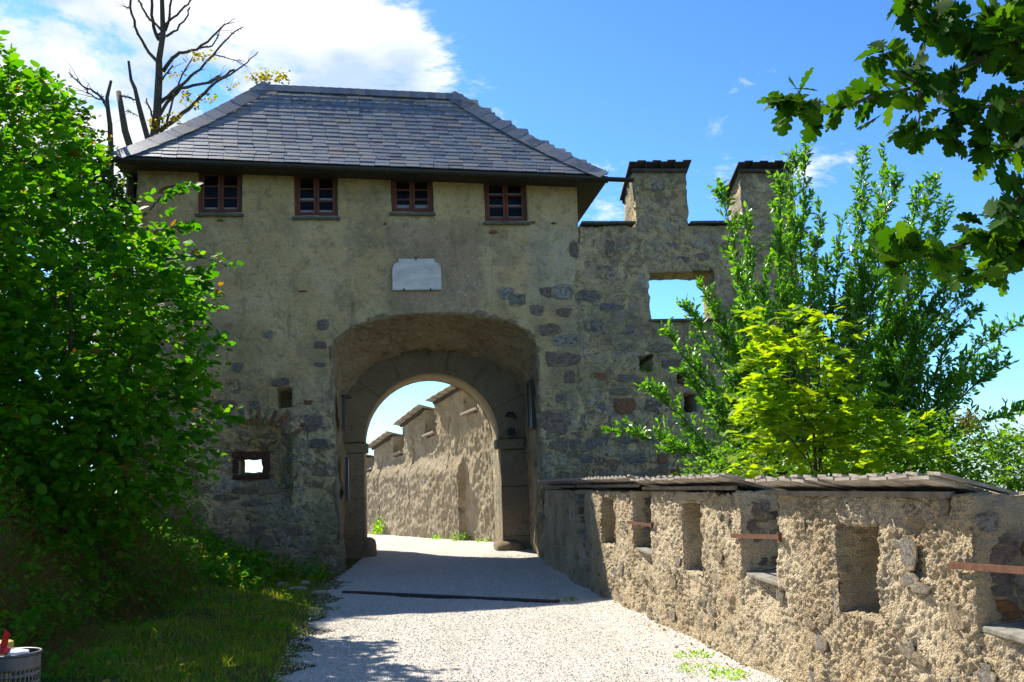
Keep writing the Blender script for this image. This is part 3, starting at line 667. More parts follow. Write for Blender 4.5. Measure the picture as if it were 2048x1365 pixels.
for r, s, v0, j in items:
    x, y, z = frame_on(max(v0, .011)); p = roofpt(s, v0)+z*(.014+random.uniform(0, .006)); tilt = random.uniform(.045, .07)
    y2 = (y-z*tilt).normalized(); z2 = (z+y*tilt).normalized(); Rr = Matrix((x, y2, z2)).transposed()
    Rr = Rr@Euler((0, random.uniform(-.008, .008), random.gauss(0, .012))).to_matrix(); p = p+y*random.uniform(-.012, .012)
    if cnt < 300:
        o = link('slate', SMS[j], None, roof); o.matrix_local = Matrix.Translation(p)@Rr.to_4x4(); cnt += 1
    else:
        b = len(SV); tt = random.random()
        for vv in SMS[j].vertices: SV.append(p+Rr@vv.co); STt.append(tt)
        SF += [tuple(b+q for q in f) for f in [(0, 1, 3, 2), (4, 6, 7, 5), (0, 4, 5, 1), (2, 3, 7, 6), (0, 2, 6, 4), (1, 5, 7, 3)]]
link('upper_slates', mesh_np('upper_slates', SV, SF, tint=STt), MSL, roof, kind='stuff')
HM = [slate_mesh(w_, .30, .013) for w_ in (.34, .37, .36)]
for side, (e0, e1) in enumerate(((SL, RL), (SR, RR))):
    sg = 1 if side == 0 else -1; n = 27
    for k in range(n):
        v = (k+.1)/n; s = e0+(e1-e0)*v; x, y, z = frame_on(max(v, .02)); p0 = roofpt(s, v)
        hd = (roofpt(e0+(e1-e0)*min(v+.03, 1), min(v+.03, 1))-p0).normalized(); xx = hd.cross(z).normalized()
        if xx.x*sg < 0: xx = -xx
        zz = z; yy = (hd-zz*.045).normalized(); X = (xx+hd*-.20).normalized(); Rr = Matrix((X if sg > 0 else -X, yy, zz)).transposed()
        o = link('hip_slate', HM[k % 3], None, roof); o.matrix_local = Matrix.Translation(p0+X*.13+zz*(.045+random.uniform(0, .006)))@Rr.to_4x4()
for k in range(23):
    s = RL-.1+(RR-RL+.2)*(k+.5)/23; x, y, z = frame_on(.98); p = roofpt(s, .93)+z*.05
    Rr = Matrix((x, y, z)).transposed()@Euler((0, .05, random.uniform(-.02, .02))).to_matrix()
    if k == 0: RM = [slate_mesh(w_, .27, .014) for w_ in (.205, .215)]
    o = link('ridge_slate', RM[k % 2], None, roof); o.matrix_local = Matrix.Translation(p)@Rr.to_4x4()
# gutter and fascia
def gutter():
    V = []; F = []; n = 7; m_ = 2
    prof = [(math.cos(math.pi+math.pi*k/n)*.075, math.sin(math.pi+math.pi*k/n)*.075) for k in range(n+1)]
    prof += [(a*.86, b_*.86) for a, b_ in prof[::-1]]; L = len(prof)
    for s in (-7.76, 2.52):
        for a, c in prof: V.append((s, -.63+a, EZ(s)-.075+c))
    for k in range(L): F.append((k, (k+1) % L, L+(k+1) % L, L+k))
    F += [tuple(range(L)), tuple(range(L, 2*L))[::-1]]
    mb = MB(); mb.add(V, F); mb.build('gutter', MGUT, gate)
    mb = MB(); a = [(SL, EZ(SL)), (SR, EZ(SR))]; V = []
    for s, z in a: V += [(s, -.575, z-.16), (s, -.575, z-.02), (s, -.545, z-.02), (s, -.545, z-.16)]
    mb.add(V, [(0, 1, 2, 3), (7, 6, 5, 4)]+[(q, (q+4), (q+1) % 4+4, (q+1) % 4) for q in range(4)]); mb.build('fascia', MWD, gate)
    for s in np.arange(-7.2, 2.3, .95):
        mb = MB(); mb.box((s, -.63, EZ(s)-.148), (.03, .15, .012)); mb.build('gutter_bracket', MGUT, gate)
gutter()
# plaque
def plaque():
    o = thing('marble_plaque', 'pale weathered marble plaque with notched upper corners above the arch', 'plaque', W(-1.89, -.03, 5.52), TH)
    pts = [(-.49, 0), (.49, 0), (.49, .46)]+[(.49-.02-.07*(1-math.cos(a)), .46+.10*math.sin(a)) for a in np.linspace(.2, 1.57, 4)]+[(.36, .58), (.36, .64), (-.36, .64), (-.36, .58)]+[(-(.49-.02-.07*(1-math.cos(a))), .46+.10*math.sin(a)) for a in np.linspace(1.57, .2, 4)]+[(-.49, .46)]
    n = len(pts); mb = MB(); mb.add([(a, -.045, c) for a, c in pts]+[(a, .03, c) for a, c in pts], [tuple(range(n)), tuple(range(n, 2*n))[::-1]]+[(k, k+n, (k+1) % n+n, (k+1) % n) for k in range(n)]); mb.build('slab', MMB, o, bevel=.008)
    mb = MB(); mb.tube([(.40*math.cos(a), -.047, .25+.24*math.sin(a)) for a in np.linspace(.2, 2.95, 18)], .006, 5); mb.build('carved_arc', MMB, o, smooth=True)
    for x, z in ((-.01, .63), (-.26, .005), (.27, .005)):
        m = MB(); m.box((x, -.055, z), (.025, .03, .05)); m.build('iron_pin', MIRD, o)
plaque()
# ------------------------------------------------------------------ curtain wall with two merlons
cur = thing('curtain_wall', 'tall grey rubble curtain wall with merlons and square opening right of the gatehouse', 'wall', (0, 20, 0), TH)
def curtain():
    S = np.sort(np.concatenate([np.arange(1.12, 6.15, .036), [2.68, 3.82, 5.02, 6.15, 2.9, 4.3]])); Z = np.sort(np.concatenate([np.arange(-3.2, 8.06, .036), [6.84, 4.84, 5.86]]))
    S = S[np.concatenate([[True], np.diff(S) > .004])]; Z = Z[np.concatenate([[True], np.diff(Z) > .004])]
    CS, CZ = np.meshgrid((S[:-1]+S[1:])/2, (Z[:-1]+Z[1:])/2, indexing='ij')
    m = ((CZ < 6.84) & ((CS > 1.47) | (CZ < 6.5))) | ((CS > 2.68) & (CS < 3.82)) | ((CS > 5.02) & (CS < 6.15)) | ((CS > 7.4) & (CS < 8.5))
    m &= ~((CS > 2.9) & (CS < 4.3) & (CZ > 4.84) & (CZ < 5.86))
    SS, ZZ = np.meshgrid(S, Z, indexing='ij'); D = .06*sm(1.5, 1.15, SS); DB = np.full_like(SS, .85)
    for a, b_, c, e in ((2.62, 2.86, 3.82, 4.08), (4.42, 4.72, 3.9, 4.25), (3.5, 3.75, 2.95, 3.3), (3.4, 3.65, 3.55, 3.75)): D = np.where((SS > a) & (SS < b_) & (ZZ > c) & (ZZ < e), .8, D)
    def disp(V, s, d, z): return (fbm(V, 2.3, 21, 5, .6)-.5)*.13+(fbm(V, 9, 25, 3)-.5)*.05
    slab('wall', S, Z, m, 8, ident, disp, MWR, cur, SS, ZZ, D, DB)
curtain()
def av2(s, z, w_, h_):
    if z > 6.84-h_/2 and not any(a+w_/2 < s < b_-w_/2 for a, b_ in ((2.68, 3.82), (5.02, 6.15))): return True
    for a, b_, c, e in ((2.9, 4.3, 4.84, 5.86), (2.62, 2.86, 3.82, 4.08), (4.42, 4.72, 3.9, 4.25), (3.5, 3.75, 2.95, 3.3), (3.4, 3.65, 3.55, 3.75)):
        if a-w_/2 < s < b_+w_/2 and c-h_/2 < z < e+h_/2: return True
    return z > 7.85
rubble(cur, 1.5, 5.7, 1.2, 7.9, lambda s, z: .8 if z < 4.5 else .55, av2, 235, .13)
for s0, s1 in ((1.52, 2.66), (3.84, 5.0)):
    n = 2
    for k in range(n):
        mb = MB(); w_ = (s1-s0)/n; mb.box((s0+(k+.5)*w_, .38, 6.87), (w_-.01, 1.0, .05), Euler((-.05, random.uniform(-.02, .02), 0)).to_matrix()); mb.build('coping_slab', MLAM, cur, bevel=.01)
mb = MB(); mb.box((3.6, .4, 4.83), (1.5, .98, .05)); mb.build('coping_slab', MLAM, cur, bevel=.01)
for a, b_ in ((2.66, 3.84), (5.0, 6.17)):
    rf = MB(); rf.box(((a+b_)/2, -.03, 8.03), (b_-a+.02, .07, .07)); rf.box(((a+b_)/2, .9, 7.62), (b_-a+.02, .07, .07)); rf = rf.build('merlon_roof', MBDD, cur)
    n = 8; Rm = Euler((-.42, 0, 0)).to_matrix()
    for k in range(n):
        w_ = (b_-a+.12)/n; mb = MB(); mb.box((a-.06+(k+.5)*w_, .40, 7.93+(.03 if k % 2 else .0)+random.uniform(-.008, .008)), (w_*1.12, 1.22, .028), Rm@Euler((0, random.uniform(-.04, .04), random.uniform(-.02, .02))).to_matrix()); mb.build('board', MBDD, rf)
# ------------------------------------------------------------------ parapet
par = thing('parapet_wall', 'sunlit roughcast parapet wall with loopholes and shingled copings right of the gravel path', 'wall')
# arc length along path face, from gate (Y=20.3) toward camera (Y=-2)
def par_frame(y):
    x = par_x(y); e = .6; dx = (par_x(y-e)-par_x(y+e)); dy = -2*e; l = np.hypot(dx, dy); tx, ty = dx/l, dy/l
    return x, np.stack([-ty, tx], -1)          # outward (away from path) normal is +X side
EMB = [(16.12, 15.15), (12.3, 11.5), (8.68, 7.92), (5.32, 4.45), (1.9, 1.1)]
LOO = [(14.0, 13.35, .74, 1.38), (10.36, 9.77, .68, 1.36), (6.90, 6.32, .68, 1.27), (3.5, 2.8, .7, 1.3)]
SILL = .76; TOPZ = 1.46
def parapet():
    Y = [20.35]
    while Y[-1] > -1.0: Y.append(Y[-1]-max(.009, .0018*Y[-1]))
    Y = np.array(Y); edges = [q for e in EMB for q in e]+[q for e in LOO for q in e[:2]]
    for q in edges: Y[np.argmin(abs(Y-q))] = q
    Z = np.linspace(-.35, TOPZ, 190)
    for q in (SILL, .68, .74, 1.38, 1.36, 1.27): Z[np.argmin(abs(Z-q))] = q
    CY, CZ = np.meshgrid((Y[:-1]+Y[1:])/2, (Z[:-1]+Z[1:])/2, indexing='ij'); m = np.ones(CY.shape, bool)
    for a, b_, c, e in LOO: m &= ~((CY < a) & (CY > b_) & (CZ > c) & (CZ < e))
    for a, b_ in EMB: m &= ~((CY < a) & (CY > b_) & (CZ > SILL))
    SS, ZZ = np.meshgrid(Y, Z, indexing='ij'); D = np.zeros_like(SS)
    for a, b_ in EMB: D = np.where((SS < a) & (SS > b_) & (ZZ < SILL+.001) & (ZZ > .46), np.maximum(D, .13*np.clip((ZZ-.46)/.2, 0, 1)*np.clip((a-SS)/(a-b_)*1.6, .1, 1)), D)
    def mapf(s, d, z):
        x, n = par_frame(s); dd = d+.03*(z-.8); return np.stack([x+n[:, 0]*dd, s+n[:, 1]*dd, z+d*0], -1)
    def disp(V, s, d, z):
        w1 = worley(V*np.array([1, 1, .8]), 33, 3); w2 = worley(V*np.array([1, 1, .8]), 62, 7); big = fbm(V, 2.2, 41, 4, .55)-.5
        face = np.where((d < .01) | (d > .45), 1, .7)
        gate_ = np.clip((fbm(V, 3.1, 55)-.38)*4, .35, 1)
        return (big*.10+face*gate_*((.5-w1)*.040+(.5-w2)*.026)+(fbm(V, 12, 77, 5, .7)-.5)*.065)
    slab('wall', Y, Z, m, 15, mapf, disp, MR, par, SS, ZZ, D, np.full_like(SS, .52))
parapet()
# flat stones showing through the roughcast, embedded in the path face and in the shaded jambs
def par_point(y, d, z):
    x, n = par_frame(np.array([y])); dd = d+.03*(z-.8); return Vector((float(x[0]+n[0, 0]*dd), float(y+n[0, 1]*dd), z)), math.atan2(float(n[0, 0]), float(-n[0, 1]))
def par_stone(y, z, w_, h_, mat=MST, proud=.03):
    p, _ = par_point(y, -.005, z); x, n = par_frame(np.array([y])); ang_ = math.atan2(-n[0, 0], n[0, 1])
    o = stone(par, 0, 0, w_, h_, mat, proud); o.location = p; o.rotation_euler = (0, random.uniform(-.2, .2), 0); o.rotation_mode = 'XYZ'
    yaw = math.atan2(float(n[0, 1]), float(n[0, 0]))-math.pi/2; o.rotation_euler = Euler((0, random.uniform(-.3, .3), yaw)); return o
for k in range(110):
    y = 4+13*random.random()**1.3; z = random.uniform(.05, 1.45); w_ = random.uniform(.07, .2); h_ = random.uniform(.05, .15)
    if any(b_-.12 < y < a+.12 and z > SILL-.05 for a, b_ in EMB) or any(b_-.12 < y < a+.12 and c-.1 < z < e+.1 for a, b_, c, e in LOO): continue
    par_stone(y, z, w_*1.2, h_, MSP, random.uniform(.006, .014))
par_stone(5.95, 1.12, .20, .20, MSP, .012); par_stone(5.5, .82, .14, .18, MSP, .010)
for a, b_ in EMB[:4]:       # rubble in the far jamb of each embrasure
    for k in range(17):
        d = random.uniform(.08, .45); z = random.uniform(.85, 1.38); p, _ = par_point(a+.0, d, z)
        o = stone(par, 0, 0, random.uniform(.1, .24), random.uniform(.07, .17), random.choice([MST, MSF, MSF, MSF, MSP, MSF, MSR]), .014); o.location = p; o.rotation_euler = Euler((0, random.uniform(-.1, .1), -.14))
    mid = (a+b_)/2
    p, _ = par_point(mid, .24, SILL+.02); x, n = par_frame(np.array([mid])); yaw = math.atan2(float(n[0, 1]), float(n[0, 0]))-math.pi/2
    mb = MB(); mb.box((0, 0, 0), (a-b_+.06, .46, .035)); o = mb.build('sill_slab', MBDS, par, bevel=.008); o.location = p; o.rotation_euler = Euler((.06, .03, yaw))
    if a > 16: continue
    p1, _ = par_point(a+.16, -.035, 1.09); p2, _ = par_point(b_-.14, -.035, 1.13 if a < 10 else 1.09)
    dv = p2-p1; Rr = dv.to_track_quat('X', 'Z').to_matrix(); mb = MB(); mb.box((p1+p2)/2, (dv.length, .012, .036), Rr); mb.box(p2+Vector((0, 0, 0)), (.03, .03, .07), Rr); mb.build('iron_bar', MIR, par)
# shingled copings: two staggered layers of short boards on bearers
CRN = [(19.9, 16.05, 9), (15.25, 12.15, 9), (11.85, 9.03, 13), (8.2, 5.5, 13), (4.55, 1.8, 12)]
CRN = [(19.9, 16.15), (15.87, 12.0), (11.84, 8.75), (8.16, 5.42), (4.4, 1.6)]
def coping(y0, y1, idx):
    mid = (y0+y1)/2; p0, _ = par_point(y0, 0, TOPZ); p1, _ = par_point(y1, 0, TOPZ); dv = (p1-p0); L = dv.length; ex = dv.normalized(); x, n = par_frame(np.array([mid])); ey = Vector((float(n[0, 0]), float(n[0, 1]), 0)).normalized()
    z0 = [1.50, 1.50, 1.47, 1.43, 1.40][idx]
    mb = MB(); Rr = Matrix((ex, ey, Vector((0, 0, 1)))).transposed()
    base = (p0+p1)/2; base.z = 0
    mb.box(base+ey*.0+Vector((0, 0, z0+.03)), (L-.15, .06, .035), Rr); mb.box(base+ey*.49+Vector((0, 0, z0-.10)), (L-.15, .07, .07), Rr)
    cp = mb.build('wooden_coping', MBRR, par)
    sl_ = -.27; n_ = int(L/.215)
    for lay in (0, 1):
        for k in range(n_):
            w_ = L/n_; s = -L/2+(k+(.5 if lay == 0 else .95))*w_
            if s > L/2: continue
            tw = random.uniform(-.02, .02); ln = 1.42+random.uniform(-.03, .03); nn_ = 6; V = []; F = []
            wv = w_*(.88 if lay == 0 else .56)
            off = -.15 if lay == 0 else -.12
            cup = random.uniform(.004, .012)
            for i in range(nn_):
                yy = off+ln*i/(nn_-1); zz = z0+.064+.025*lay+yy*math.tan(sl_)+.0
                bow = .015*math.exp(-(i/1.2)**2)*random.uniform(.4, 1)
                for (sx, dz) in ((-1, 0), (1, 0), (1, .019), (-1, .019)):
                    q = base+ex*(s+sx*wv/2)+ey*yy; V.append((q.x, q.y, zz+dz+bow+sx*tw*.3+(cup if sx else 0)))
            for i in range(nn_-1):
                for q in range(4): F.append((i*4+q, i*4+4+q, i*4+4+(q+1) % 4, i*4+(q+1) % 4))
            F += [(0, 1, 2, 3), tuple((nn_-1)*4+q for q in range(4))[::-1]]
            b = MB(); b.add(V, F); b.build('board', MBD, cp)
for i, (a, b_) in enumerate(CRN): coping(a, b_, i)
# ------------------------------------------------------------------ far wall beyond the gate
farw = thing('stepped_wall', 'sunlit roughcast wall with stepped merlons seen through the archway', 'wall')
FM = [(-4.0, 1.0, 4.25, 4.45), (1.8, 3.62, 4.12, 3.84), (4.28, 5.98, 3.74, 3.36), (6.66, 8.3, 3.14, 2.80), (9.0, 11.4, 2.62, 2.5), (12.0, 15.0, 2.4, 2.2)]
FS = [(1.0, 1.8, 3.42), (3.62, 4.28, 3.0), (5.98, 6.66, 2.56), (8.3, 9.0, 2.15), (11.4, 12.0, 1.9)]
def farwall():
    T = np.sort(np.concatenate([np.arange(-4, 15, .035), [q for f in FM for q in f[:2]]])); T = T[np.concatenate([[True], np.diff(T) > .004])]
    U = np.linspace(0, 1, 110)
    # normalised height so the tops may slope: rows below the sill line shared, merlon rows above
    def top(t):
        for a, b_, z0, z1 in FM:
            if a <= t <= b_: return z0+(z1-z0)*(t-a)/(b_-a)
        return None
    def sil(t):
        for a, b_, z in FS:
            if a-.001 <= t <= b_+.001: return z
        best = min(FS, key=lambda f: min(abs(t-f[0]), abs(t-f[1]))); return best[2]
    k0 = 80; SS = np.zeros((len(T), len(U))); ZZ = np.zeros_like(SS); SS[:] = T[:, None]
    for i, t in enumerate(T):
        s_ = sil(t); tp = top(t) or s_+.6; tp = max(tp, s_+.2)
        ZZ[i, :k0+1] = np.linspace(-.3, s_, k0+1); ZZ[i, k0:] = np.linspace(s_, tp, len(U)-k0)
    m = np.ones((len(T)-1, len(U)-1), bool); ct = (T[:-1]+T[1:])/2
    for a, b_, z in FS: m[(ct > a) & (ct < b_), k0:] = False
    D = np.where(SS > 1.95, -.17*sm(2.5, 1.9, ZZ), 0)
    def mapf(s, d, z): return np.stack([FA[0]+FD[0]*s-FNn[0]*d, FA[1]+FD[1]*s-FNn[1]*d, z], -1)
    def disp(V, s, d, z): return (fbm(V, 2, 61, 4, .55)-.5)*.14+(.5-worley(V*np.array([1, 1, .7]), 12, 13))*.05+(fbm(V, 9, 71, 4, .6)-.5)*.05
    slab('wall', T, U, m, 5, mapf, disp, MR2, farw, SS, ZZ, D, np.full_like(SS, .55))
    ex = Vector((FD[0], FD[1], 0)); ey = Vector((-FNn[0], -FNn[1], 0))
    for a, b_, z0, z1 in FM[:5]:
        bm_ = MB(); P = Vector((FA[0], FA[1], 0))+ex*((a+b_)/2); sl_ = math.atan2(z1-z0, b_-a); Rr = Matrix((ex, ey, Vector((0, 0, 1)))).transposed()@Euler((0, -sl_, 0)).to_matrix()
        bm_.box(P+ey*-.03+Vector((0, 0, (z0+z1)/2+.03)), (b_-a, .07, .06), Rr); cp = bm_.build('wooden_coping', MBDD, farw)
        n_ = max(5, int((b_-a+.2)/.2)); 
        for k in range(n_):
            t_ = a-.1+(b_-a+.2)*(k+.5)/n_; z = z0+(z1-z0)*(t_-a)/(b_-a)+.10+(.012 if k % 2 else 0)-.06
            p = Vector((FA[0], FA[1], 0))+ex*t_+ey*.25+Vector((0, 0, z-.02)); mb = MB(); mb.box(p, ((b_-a+.2)/n_*1.02, 1.0, .03), Rr@Euler((-.22, random.uniform(-.1, .0), 0)).to_matrix()); mb.build('board', MBD, cp)
    for a, b_, z in FS:
        p = Vector((FA[0], FA[1], z+.03))+ex*((a+b_)/2)+ey*.2; mb = MB(); mb.box(p, (b_-a+.1, .6, .05), Matrix((ex, ey, Vector((0, 0, 1)))).transposed()@Euler((-.1, .1, 0)).to_matrix()); mb.build('sill_slab', MBD, farw)
farwall()
# ------------------------------------------------------------------ small built things
def shift(o, p): o.location = p
# timber water bar across the gravel
p1 = np.array([-2.76, 15.97, 0]); p2 = np.array([.50, 13.68, 0]); mid = (p1+p2)/2; dv = p2-p1; L = np.hypot(dv[0], dv[1])
mb = MB(); mb.box((0, 0, 0), (L, .09, .10)); o = mb.build('water_bar', m_simple('old_oak', (.07, .05, .05), .8, (.04, .028, .03), 9, .5), bevel=.012, label='dark timber water bar laid slantwise across the gravel path', cat='water bar')
o.location = (mid[0], mid[1], float(H(mid[0], mid[1]))+.012); o.rotation_euler = (0, 0, math.atan2(dv[1], dv[0]))
# notice boards on the passage walls
MBL = m_simple('black_board', (.02, .022, .022), .5); MPW = m_simple('white_panel', (.55, .55, .5), .5, (.45, .45, .42), 5); MGN = m_simple('green_copper', (.05, .075, .06), .6, (.03, .045, .04), 8)
n = thing('notice_board', 'small black hooded notice board high on the left passage wall', 'notice board', W(-3.42, .55, 2.8), TH)
mb = MB(); mb.box((.03, 0, .32), (.05, .62, .62)); mb.build('board', MBL, n, bevel=.005); mb = MB(); mb.box((.08, 0, .66), (.18, .72, .03)); mb.build('hood', MBL, n)
n = thing('notice_board', 'white framed notice panel low on the left passage wall', 'notice board', W(-3.37, .6, 1.42), TH)
mb = MB(); mb.box((.03, 0, .4), (.04, .6, .8)); mb.build('panel', MPW, n); mb = MB()
for y, z, a, c in ((0, .81, .66, .03), (0, -.01, .66, .03)): mb.box((.035, y, z), (.06, a, c))
for y in (-.315, .315): mb.box((.035, y, .4), (.06, .03, .8))
mb.build('frame', MBL, n)
n = thing('relief_board', 'narrow dark green board hanging on the right passage wall', 'notice board', W(.50, .75, 2.75), TH)
mb = MB(); mb.box((-.04, 0, .48), (.06, .55, .95)); mb.build('board', MGN, n, bevel=.006); mb = MB()
for z in (0, .96): mb.box((-.045, 0, z), (.09, .6, .03))
for y in (-.285, .285): mb.box((-.045, y, .48), (.09, .03, .93))
mb.build('frame', MGUT, n)
n = thing('iron_hook', 'dark curled iron hook on the right pier beside the inner arch', 'hook', W(.17, 1.84, 2.95), TH)
mb = MB(); mb.tube([(-.14, -.05, .12), (-.08, -.08, .16), (.0, -.10, .16), (.05, -.10, .11), (.06, -.09, .03)], [.035, .05, .045, .028, .014], 8); mb.build('hook', MIRD, n, smooth=True)
mb = MB(); mb.box((-.03, -.03, -.22), (.16, .08, .14)); mb.build('plate', MIRD, n, bevel=.02)
# litter bin
bin_ = thing('litter_bin', 'grey perforated metal litter bin in the lower left corner', 'litter bin', (-2.83, 5.7, float(H(-2.83, 5.7))-.08))
MBN = m_simple('galvanised_steel', (.11, .125, .135), .5, (.07, .08, .09), 7, .1, .6)
def binbuild():
    r = .155; nh = .76; na = 120; rows_ = 46; V = []; F = []
    for j in range(rows_+1):
        for i in range(na): a = 2*math.pi*i/na; V.append((r*math.cos(a), r*math.sin(a), nh*j/rows_))
    for j in range(rows_):
        for i in range(na):
            hole = (i % 3 != 0) and (j % 3 != 0) and 3 <= j < rows_-5
            if not hole: F.append((j*na+i, j*na+(i+1) % na, (j+1)*na+(i+1) % na, (j+1)*na+i))
    me = mesh_np('basket', V, F, True); o = link('basket', me, MBN, bin_); s_ = o.modifiers.new('thick', 'SOLIDIFY'); s_.thickness = .003
    mb = MB(); mb.tube([(r*math.cos(2*math.pi*k/40), r*math.sin(2*math.pi*k/40), nh) for k in range(41)], .009, 6, False); mb.build('rim', MBN, bin_, smooth=True)
    mb = MB(); mb.tube([(0, 0, .02), (0, 0, .5)], [.13, .145], 20); mb.build('liner', m_simple('grey_bag', (.16, .17, .18), .4, (.09, .1, .11), 12, .6), bin_, smooth=True)
    mb = MB(); mb.box((-.3, .1, .4), (.05, .05, .95)); mb.tube([(-.3, .1, .5), (-.12, .02, .5)], .012, 6); mb.build('post', MBN, bin_)
binbuild()
bz = bin_.location.z+.74
def crumple(name, c, d, mat, label, cat, seed):
    o = rock(name, (0, 0, 0), d, mat, None, seed, 2, .35); o.location = c; o['label'] = label; o['category'] = cat; 
    for p in o.data.polygons: p.use_smooth = False
crumple('plastic_bag', (-2.87, 5.62, bz+.035), (.16, .10, .09), m_simple('red_plastic', (.6, .02, .015), .35, (.4, .01, .01), 9), 'crumpled red plastic bag lying in the litter bin', 'plastic bag', 2)
mb = MB(); mb.add([(-.02, 0, 0), (.02, .01, 0), (.045, 0, .10), (.02, -.01, .12), (-.03, .02, .0), (.0, .03, .07)], [(0, 1, 2, 3), (0, 3, 5, 4)])
mb.build('wrapper', m_simple('red_wrapper', (.62, .02, .02), .35), label='pointed red wrapper sticking up out of the litter bin', cat='wrapper', loc=(-2.83, 5.6, bz+.04))
crumple('paper_napkin', (-2.76, 5.63, bz+.02), (.13, .09, .07), m_simple('white_paper', (.72, .74, .8), .8, (.5, .52, .6), 9), 'crumpled white paper napkin at the right of the bin mouth', 'napkin', 4)
crumple('yellow_wrapper', (-2.82, 5.58, bz+.015), (.07, .05, .04), m_simple('yellow_paper', (.75, .6, .12), .6), 'small yellow wrapper among the rubbish in the bin', 'wrapper', 7)
mb = MB(); n_ = 16; mb.tube([(0, 0, 0), (0, 0, .78), (0, 0, .80), (0, 0, .88), (0, 0, .885)], [.055, .055, .062, .062, .05], n_)
mb.build('yellow_post', m_simple('yellow_paint', (.42, .36, .06), .5, (.34, .28, .05), 6), label='short yellow post standing behind the litter bin', cat='post', smooth=False, loc=(-3.03, 6.0, float(H(-3.03, 6.0))-.16))
# ------------------------------------------------------------------ leaves
def fan(outline, fold=.10, curl=.08):
    n = len(outline); V = [(0, .45, 0)]+[(x, y, abs(x)*fold-curl*(y-.4)**2) for x, y in outline]
    return np.array(V, float), [(0, i+1, (i+1) % n+1) for i in range(n)]
ROUND = fan([(0, 0), (.26, .06), (.42, .32), (.38, .62), (.17, .86), (0, 1), (-.17, .86), (-.38, .62), (-.42, .32), (-.26, .06)], .14)
LANCE = fan([(0, 0), (.17, .28), (.2, .5), (.13, .78), (0, 1), (-.13, .78), (-.2, .5), (-.17, .28)], .25)
_o = [(.05, .05), (.12, .14), (.06, .2), (.2, .26), (.26, .34), (.15, .4), (.32, .48), (.36, .6), (.2, .62), (.32, .74), (.30, .84), (.16, .84), (.17, .95), (0, 1)]
OAK = fan([(0, 0)]+_o+[(-x, y) for x, y in _o[-2::-1]], .12, .12)
_m = [(.14, .05), (.30, -.04), (.27, .14), (.52, .22), (.40, .34), (.56, .58), (.34, .52), (.30, .62), (.16, .60), (.15, .80), (0, 1)]
MAP = fan([(0, .05)]+_m+[(-x, y) for x, y in _m[-2::-1]], .06, .16)
SMALL = fan([(0, 0), (.28, .35), (.2, .8), (0, 1), (-.2, .8), (-.28, .35)], .2)
SMALL2 = fan([(0, 0), (.38, .3), (.3, .8), (0, 1), (-.3, .8), (-.38, .3)], .2)
def leaves_mesh(name, tpl, P, D, U_, size, tint):
    TV, TF = tpl; TF = np.array(TF); n = len(P); D = D/np.maximum(np.linalg.norm(D, axis=1, keepdims=True), 1e-9); X = np.cross(D, U_); X /= np.maximum(np.linalg.norm(X, axis=1, keepdims=True), 1e-9); Zn = np.cross(X, D)
    V = P[:, None]+size[:, None, None]*(TV[None, :, 0:1]*X[:, None]+TV[None, :, 1:2]*D[:, None]+TV[None, :, 2:3]*Zn[:, None])
    F = (TF[None]+(np.arange(n)*len(TV))[:, None, None]).reshape(-1, 3)
    return mesh_np(name, V.reshape(-1, 3), F, True, np.repeat(tint, len(TV)))
def leaf_objs(name, tpl, P, D, U_, size, mat, parent, n):
    me = mesh_np(name, tpl[0], np.array(tpl[1]), True); me.materials.append(mat)
    for i in range(n):
        y = Vector(D[i]).normalized(); x = y.cross(Vector(U_[i])).normalized(); z = x.cross(y)
        o = link(name, me, None, parent); M_ = Matrix((x, y, z)).transposed()*float(size[i]); o.matrix_local = Matrix.Translation(Vector(P[i]))@M_.to_4x4()
def unit(n): 
    v = rng.normal(size=(n, 3)); return v/np.linalg.norm(v, axis=1, keepdims=True)
def ell_points(ells, n, shell=.55, gap=.42, gs=1.1, seed=0, clipf=None):
    vol = np.array([e[3]*e[4]*e[5] for e in ells])**.8; vol /= vol.sum(); out_ = []; outd = []
    tot = 0
    while tot < n:
        k = rng.choice(len(ells), n, p=vol); E = np.array(ells)[k]; u = unit(n); r = (shell**3+(1-shell**3)*rng.random(n))**(1/3)
        r = r*(.82+.36*vnoise(u*2.3+k[:, None]*5, 1., seed+3))
        P = E[:, :3]+u*r[:, None]*E[:, 3:6]
        ok = fbm(P, gs, seed+50, 3) > gap
        for e in ells:
            e = np.array(e); q = np.linalg.norm((P-e[:3])/e[3:6], axis=1); ok &= q > shell*.8
        if clipf is not None: ok &= clipf(P)
        out_.append(P[ok]); outd.append((u*np.array([1, 1, .8]))[ok]); tot += ok.sum()
    return np.concatenate(out_)[:n], np.concatenate(outd)[:n]
def sprays(C, O, m, length, size, droop=.15, spread=.5, flat=.6):     # m leaves along each short twig
    n = len(C); O = O+unit(n)*.7+np.array([0, 0, .25]); O /= np.linalg.norm(O, axis=1, keepdims=True)
    t_ = np.linspace(0, 1, m)[None, :, None]; P = C[:, None]+O[:, None]*t_*length*rng.uniform(.6, 1.3, (n, 1, 1)); P = P+np.array([0, 0, -droop])*t_**2*length
    side = np.cross(O, np.array([0, 0, 1.])); side /= np.maximum(np.linalg.norm(side, axis=1, keepdims=True), 1e-6)
    sg = np.where(np.arange(m) % 2, 1., -1.)[None, :, None]
    D = O[:, None]*.5+side[:, None]*sg*.8+unit(n*m).reshape(n, m, 3)*spread; D[..., 2] -= droop
    U_ = np.array([0, 0, 1.])+unit(n*m).reshape(n, m, 3)*flat; P = P+unit(n*m).reshape(n, m, 3)*.02
    S_ = size*rng.uniform(.6, 1.25, n*m)
    base_t = np.repeat(rng.random(n)*.5, m)+rng.random(n*m)*.5
    return P.reshape(-1, 3), D.reshape(-1, 3), U_.reshape(-1, 3), S_, np.clip(base_t, 0, .999)
